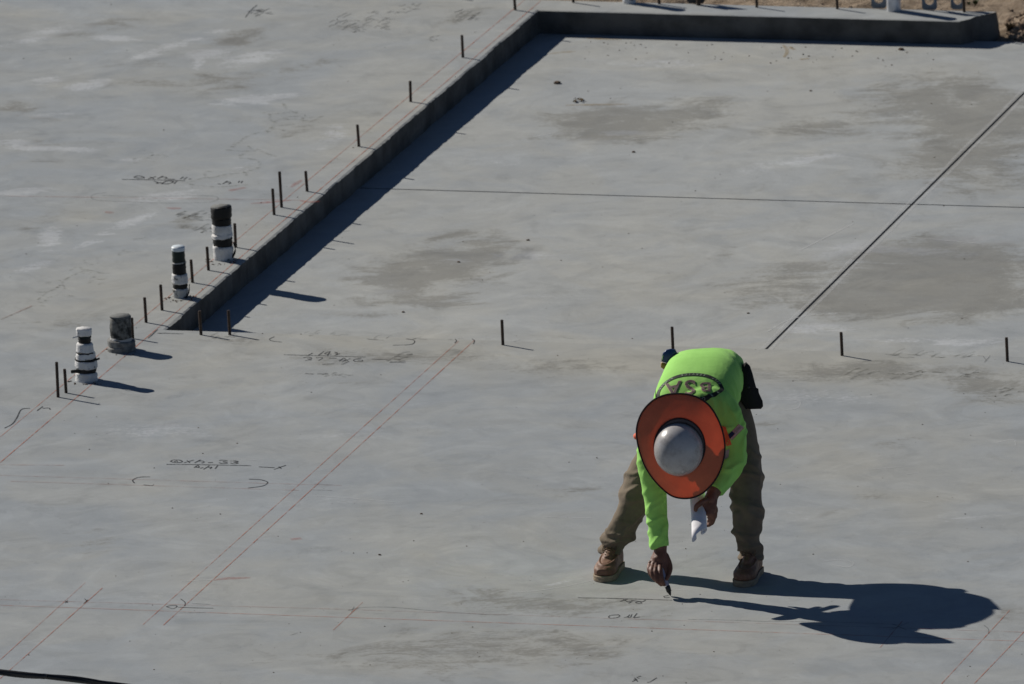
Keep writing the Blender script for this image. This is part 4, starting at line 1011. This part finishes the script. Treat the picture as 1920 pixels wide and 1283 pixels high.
loop = [brim_pt(i, 1.0) for i in range(nr)]; tube(bm, loop + [loop[0]], [(.0052, .0040)] * (nr + 1), 10, 1, lateral=HN, cap=False, round_ends=False); link('brim_binding', bm_mesh(bm), 'black_trim', hat)
bm = bmesh.new(); rings = []
for f, off in ((1.0, .006), (.985, .010), (.90, .004), (.80, -.004)):       # dark elastic that grips the shell
    ring = []
    for i in range(nr):
        q = inner[i]; q2 = np.array((1273.5, 840)) * (1 - f) + q * f
        ring.append(bm.verts.new(on_plane(q2[0], q2[1]) + HN * off))
    rings.append(ring)
for A, B in zip(rings, rings[1:]):
    for i in range(nr): bm.faces.new((A[i], A[(i + 1) % nr], B[(i + 1) % nr], B[i]))
el = link('elastic_band', bm_mesh(bm), 'brim_lining', hat); e_ = el.modifiers.new('thickness', 'SOLIDIFY'); e_.thickness = .0015
bm = bmesh.new(); loop = [on_plane(inner[i][0], inner[i][1]) + HN * .008 for i in range(nr)]
tube(bm, loop + [loop[0]], [(.0045, .0035)] * (nr + 1), 8, 1, lateral=HN, cap=False, round_ends=False); link('elastic_edge', bm_mesh(bm), 'black_trim', hat)

# ------------------------------------------------------------------ printing on the shirt's back, laid on the cloth
spine = (P(1291, 791, -.19) - P(1321, 702, .22)).normalized()
acr = (Vector((1, 0.0, 0)) - spine * spine.x).normalized(); bnorm = acr.cross(spine)
if bnorm.z < 0: bnorm = -bnorm
hit, nrm, _, _ = bv_shirt.ray_cast(CAM, ray(1293, 727)); LC = hit
LROT = -.16
def on_shirt(a, b, lift=.0022):
    """a: across the back to the picture's right, b: towards the neck"""
    c, s = math.cos(LROT), math.sin(LROT); q = LC + acr * (a * c - b * s) + spine * (a * s + b * c)
    h, n, _, _ = bv_shirt.ray_cast(q + bnorm * .30, -bnorm)
    return (h if h is not None else q) + bnorm * lift
def ring_band(name, rx, ry, w_, mat, lift, n=96):
    bm = bmesh.new(); rows = []
    for f in (0, .33, .67, 1.0):
        rows.append([bm.verts.new(on_shirt((rx - w_ * f) * math.cos(2 * math.pi * i / n), (ry - w_ * f * 1.15) * math.sin(2 * math.pi * i / n), lift)) for i in range(n)])
    for A, B in zip(rows, rows[1:]):
        for i in range(n): bm.faces.new((A[i], A[(i + 1) % n], B[(i + 1) % n], B[i]))
    me = bpy.data.meshes.new(name); bm.to_mesh(me); bm.free(); return link(name, me, mat, shirt)
RX, RY, RW = .160, .100, .019
ring_band('logo_ring', RX, RY, RW, 'logo_black', .0020)
def glyph(ch, size, offset=0.0, shear=0.0):
    cu = bpy.data.curves.new('g', 'FONT'); cu.body = ch; cu.size = size; cu.align_x = 'CENTER'; cu.align_y = 'CENTER'; cu.offset = offset; cu.shear = shear; cu.resolution_u = 3
    o = bpy.data.objects.new('g', cu); COL.objects.link(o); dg = bpy.context.evaluated_depsgraph_get(); dg.update()
    me = bpy.data.meshes.new_from_object(o.evaluated_get(dg)); bm = bmesh.new(); bm.from_mesh(me)
    bpy.data.objects.remove(o); bpy.data.curves.remove(cu); bpy.data.meshes.remove(me)
    bmesh.ops.triangulate(bm, faces=bm.faces)
    for _ in range(2 if size > .04 else 0):
        lg = [e for e in bm.edges if e.calc_length() > .012]
        if lg: bmesh.ops.subdivide_edges(bm, edges=lg, cuts=1); bmesh.ops.triangulate(bm, faces=bm.faces)
    vs = [v.co.copy() for v in bm.verts]; bm.verts.index_update(); fs = [[v.index for v in f.verts] for f in bm.faces]; bm.free(); return vs, fs
def lettering(name, items, mat, lift):
    """items: (char, size, x, y, angle, offset, yscale); read with the neck at the top, so the wearer's left is text-left"""
    V, Fc = [], []
    for ch, size, x, y, ang, off, ysc in items:
        vs, fs = glyph(ch, size, off); b0 = len(V); c, s = math.cos(ang), math.sin(ang)
        for v in vs:
            tx, ty = v.x, v.y * ysc; gx, gy = x + tx * c - ty * s, y + tx * s + ty * c
            V.append(on_shirt(-gx, gy, lift)[:])
        Fc += [[i + b0 for i in f] for f in fs]
    me = bpy.data.meshes.new(name); me.from_pydata(V, [], Fc); me.update(); return link(name, me, mat, shirt, False)
BIG = [('B', .100, -.076, .004, 0, 0, 1.05), ('S', .118, -.002, -.002, 0, 0, 1.15), ('A', .108, .076, -.006, 0, 0, 1.15)]
lettering('logo_letters_edge', [(c_, s_, x, y, a, .0032, ys) for c_, s_, x, y, a, o_, ys in BIG], 'logo_outline', .0026)
lettering('logo_letters', [(c_, s_, x, y, a, .0006, ys) for c_, s_, x, y, a, o_, ys in BIG], 'logo_camo', .0034)
items = []
txt = 'BEST  SERVICE  ALWAYS'
for i, ch in enumerate(txt):
    if ch == ' ': continue
    a = math.radians(-90 - 68 + 136 * i / (len(txt) - 1)); rm = RW / 2
    items.append((ch, .017, (RX - rm) * math.cos(a), (RY - rm * 1.15) * math.sin(a), a + math.pi / 2, .0004, 1.05))
txt = 'PRODUCTS'
for i, ch in enumerate(txt):
    a = math.radians(150 - 120 * i / (len(txt) - 1)); rm = RW / 2
    items.append((ch, .019, (RX - rm) * math.cos(a), (RY - rm * 1.15) * math.sin(a), a - math.pi / 2, .0004, 1.05))
lettering('logo_slogan', items, 'logo_white', .0032)
# flag patch and bands on the sleeves
def cast(x, y, lift=.002):
    h, n, _, _ = bv_shirt.ray_cast(CAM, ray(x, y))
    if h is None: h, n, _, _ = bv_shirt.find_nearest(P(x, y, -.10))
    return h + n * lift
def decal(name, quad, nu, nv, pick, mats, lift=.002):
    V = []; Fc = []; mi = []
    for j in range(nv + 1):
        for i in range(nu + 1):
            s, t = i / nu, j / nv; x = sum(wt * q[0] for wt, q in zip(((1-s)*(1-t), s*(1-t), s*t, (1-s)*t), quad)); y = sum(wt * q[1] for wt, q in zip(((1-s)*(1-t), s*(1-t), s*t, (1-s)*t), quad))
            V.append(cast(x, y, lift)[:])
    for j in range(nv):
        for i in range(nu):
            a = j * (nu + 1) + i; Fc.append((a, a + 1, a + nu + 2, a + nu + 1)); mi.append(pick(i / nu, j / nv, i, j))
    me = bpy.data.meshes.new(name); me.from_pydata(V, [], Fc); o = link(name, me, mats, shirt); me.polygons.foreach_set('material_index', mi); return o
decal('flag_patch', [(1364,817),(1385,795),(1395,802),(1372,826)], 20, 13, lambda s, t, i, j: 2 if (s < .4 and t < .54) else (0 if j % 2 == 0 else 1), ['flag_red', 'flag_white', 'flag_blue'])
decal('sleeve_band', [(1347,797),(1361,801),(1372,834),(1350,840)], 8, 10, lambda s, t, i, j: 0, ['orange_band'])
decal('sleeve_band', [(1350,850),(1368,842),(1366,858),(1352,866)], 8, 6, lambda s, t, i, j: 0, ['grey_band'])
bm = bmesh.new(); c0 = P(1199, 818, -.15); blob(bm, c0, (.030, .03, .019), None, 14); link('sleeve_tab', bm_mesh(bm), 'orange_band', person)

# ------------------------------------------------------------------ what the worker carries
def tool_root(name, loc, label, cat): return empty(name, loc, label, cat)
a, b = P(1236, 1056, -.292), gp(1257.5, 1117.5, .002); mk = tool_root('marker_pen', b, 'black-tipped marker pen in the worker\'s hand touching the slab', 'marker')
def L3(t): return a + (b - a) * t
def rod(name, t0, t1, r0, r1, m, par):
    bm = bmesh.new(); tube(bm, [L3(t0), L3(t0 + .02), L3((t0 + t1) / 2), L3(t1 - .01), L3(t1)], [r0 * .9, r0, (r0 + r1) / 2, r1, r1 * .85], 20, 1, round_ends=False); return link(name, bm_mesh(bm), m, par)
rod('barrel', .20, .70, .0105, .0108, 'marker_barrel', mk); rod('end_plug', .15, .20, .0085, .0088, 'marker_end', mk)
rod('collar', .69, .88, .0128, .0118, 'marker_cap', mk); rod('nib_holder', .87, .97, .0085, .005, 'marker_cap', mk); rod('nib', .96, 1.0, .003, .002, 'marker_cap', mk)
# rolled drawings: a sheet rolled in from both ends
ct = P(1309, 948, -.28); ax = Vector((.0, -.90, -.43)).normalized(); ux = Vector((1, 0, 0)); ux = (ux - ax * ux.x).normalized(); wx = ux.cross(ax)
if wx.y > 0: wx = -wx
prof = []
def spiral(cx, cw, r0, r1, a0, turns, n=40): return [(cx + (r0 + (r1 - r0) * i / n) * math.cos(a0 + turns * 2 * math.pi * i / n), cw + (r0 + (r1 - r0) * i / n) * math.sin(a0 + turns * 2 * math.pi * i / n)) for i in range(n + 1)]
left = spiral(-.031, -.019, .0045, .0135, 0.0, -2.5)
right = spiral(.0255, -.006, .0055, .0190, math.pi, 2.5)
midp = [(-.0445, -.012), (-.042, -.003), (-.033, .007), (-.018, .014), (.0, .0175), (.018, .017), (.034, .009), (.043, -.003)]
prof = left + midp + right[::-1]
bm = bmesh.new(); rows = []
for kk in range(9):
    t = -.20 + .405 * kk / 8; base = ct + ax * t; sk = 1 + .03 * math.sin(kk)
    rows.append([bm.verts.new(base + ux * x * sk * 1.08 + wx * w_ * 1.05) for x, w_ in prof])
for A, B in zip(rows, rows[1:]):
    for i in range(len(prof) - 1): bm.faces.new((A[i], A[i + 1], B[i + 1], B[i]))
me = bpy.data.meshes.new('rolled_plans'); bm.to_mesh(me); bm.free()
ro = link('rolled_plans', me, 'paper'); mo = ro.modifiers.new('thickness', 'SOLIDIFY'); mo.thickness = .0012
tag(ro, 'white drawings rolled in from both ends, held in the worker\'s other hand', 'rolled paper')
# pouch on the hip
pouch_pts = [(1388,700),(1392,684),(1399,679),(1406,686),(1411,700),(1415,716),(1418,727),(1422,729),(1423,737),(1430,752),(1431,762),(1427,767),(1412,767.5),(1398,768),(1388,752),(1386,726)]
po = empty('tool_pouch', P(1408, 730, .30), 'black nylon tool pouch hanging at the worker\'s hip', 'pouch')
def prism(pts, y0, y1, inset=.006):
    bm = bmesh.new(); cx = sum(p[0] for p in pts) / len(pts); cy = sum(p[1] for p in pts) / len(pts); rings = []
    for y, k_ in ((y0 + .010, .86), (y0, .92), (y0 - .004, .97), ((y0 + y1) / 2, 1.0), (y1 + .004, .97), (y1, .9)):
        rings.append([bm.verts.new(P(cx + (p[0] - cx) * k_, cy + (p[1] - cy) * k_, y)) for p in pts])
    n = len(pts)
    for A, B in zip(rings, rings[1:]):
        for i in range(n): bm.faces.new((A[i], A[(i + 1) % n], B[(i + 1) % n], B[i]))
    bm.faces.new(rings[0][::-1]); bm.faces.new(rings[-1]); return bm
link('pouch_body', bm_mesh(prism(pouch_pts, .36, .23)), 'black_nylon', po)
link('flap', bm_mesh(prism([(1388,698),(1399,680),(1407,688),(1417,726),(1412,731),(1392,730)], .232, .216)), 'black_nylon', po)
bm = bmesh.new(); blob(bm, P(1404, 726, .212), (.006, .004, .006), None, 12); link('snap', bm_mesh(bm), 'dark_plate', po)
tp = empty('tape_measure', P(1250, 675, .38), 'blue and yellow tape measure clipped at the worker\'s waist', 'tape measure')
link('case', bm_mesh(prism([(1241,670),(1243,662),(1249,656),(1257,654),(1266,655),(1270,662),(1268,676),(1262,682),(1250,681),(1240,678)], .41, .33)), 'blue_plastic', tp)
link('bumper', bm_mesh(prism([(1239,679),(1250,681.5),(1262,682.5),(1266,690),(1258,696),(1246,694),(1239,689)], .408, .332)), 'yellow_plastic', tp)
link('edge_strip', bm_mesh(prism([(1239.5,676),(1241.5,668),(1243,663),(1244.5,664),(1243,670),(1241.5,677)], .34, .327)), 'chrome', tp)
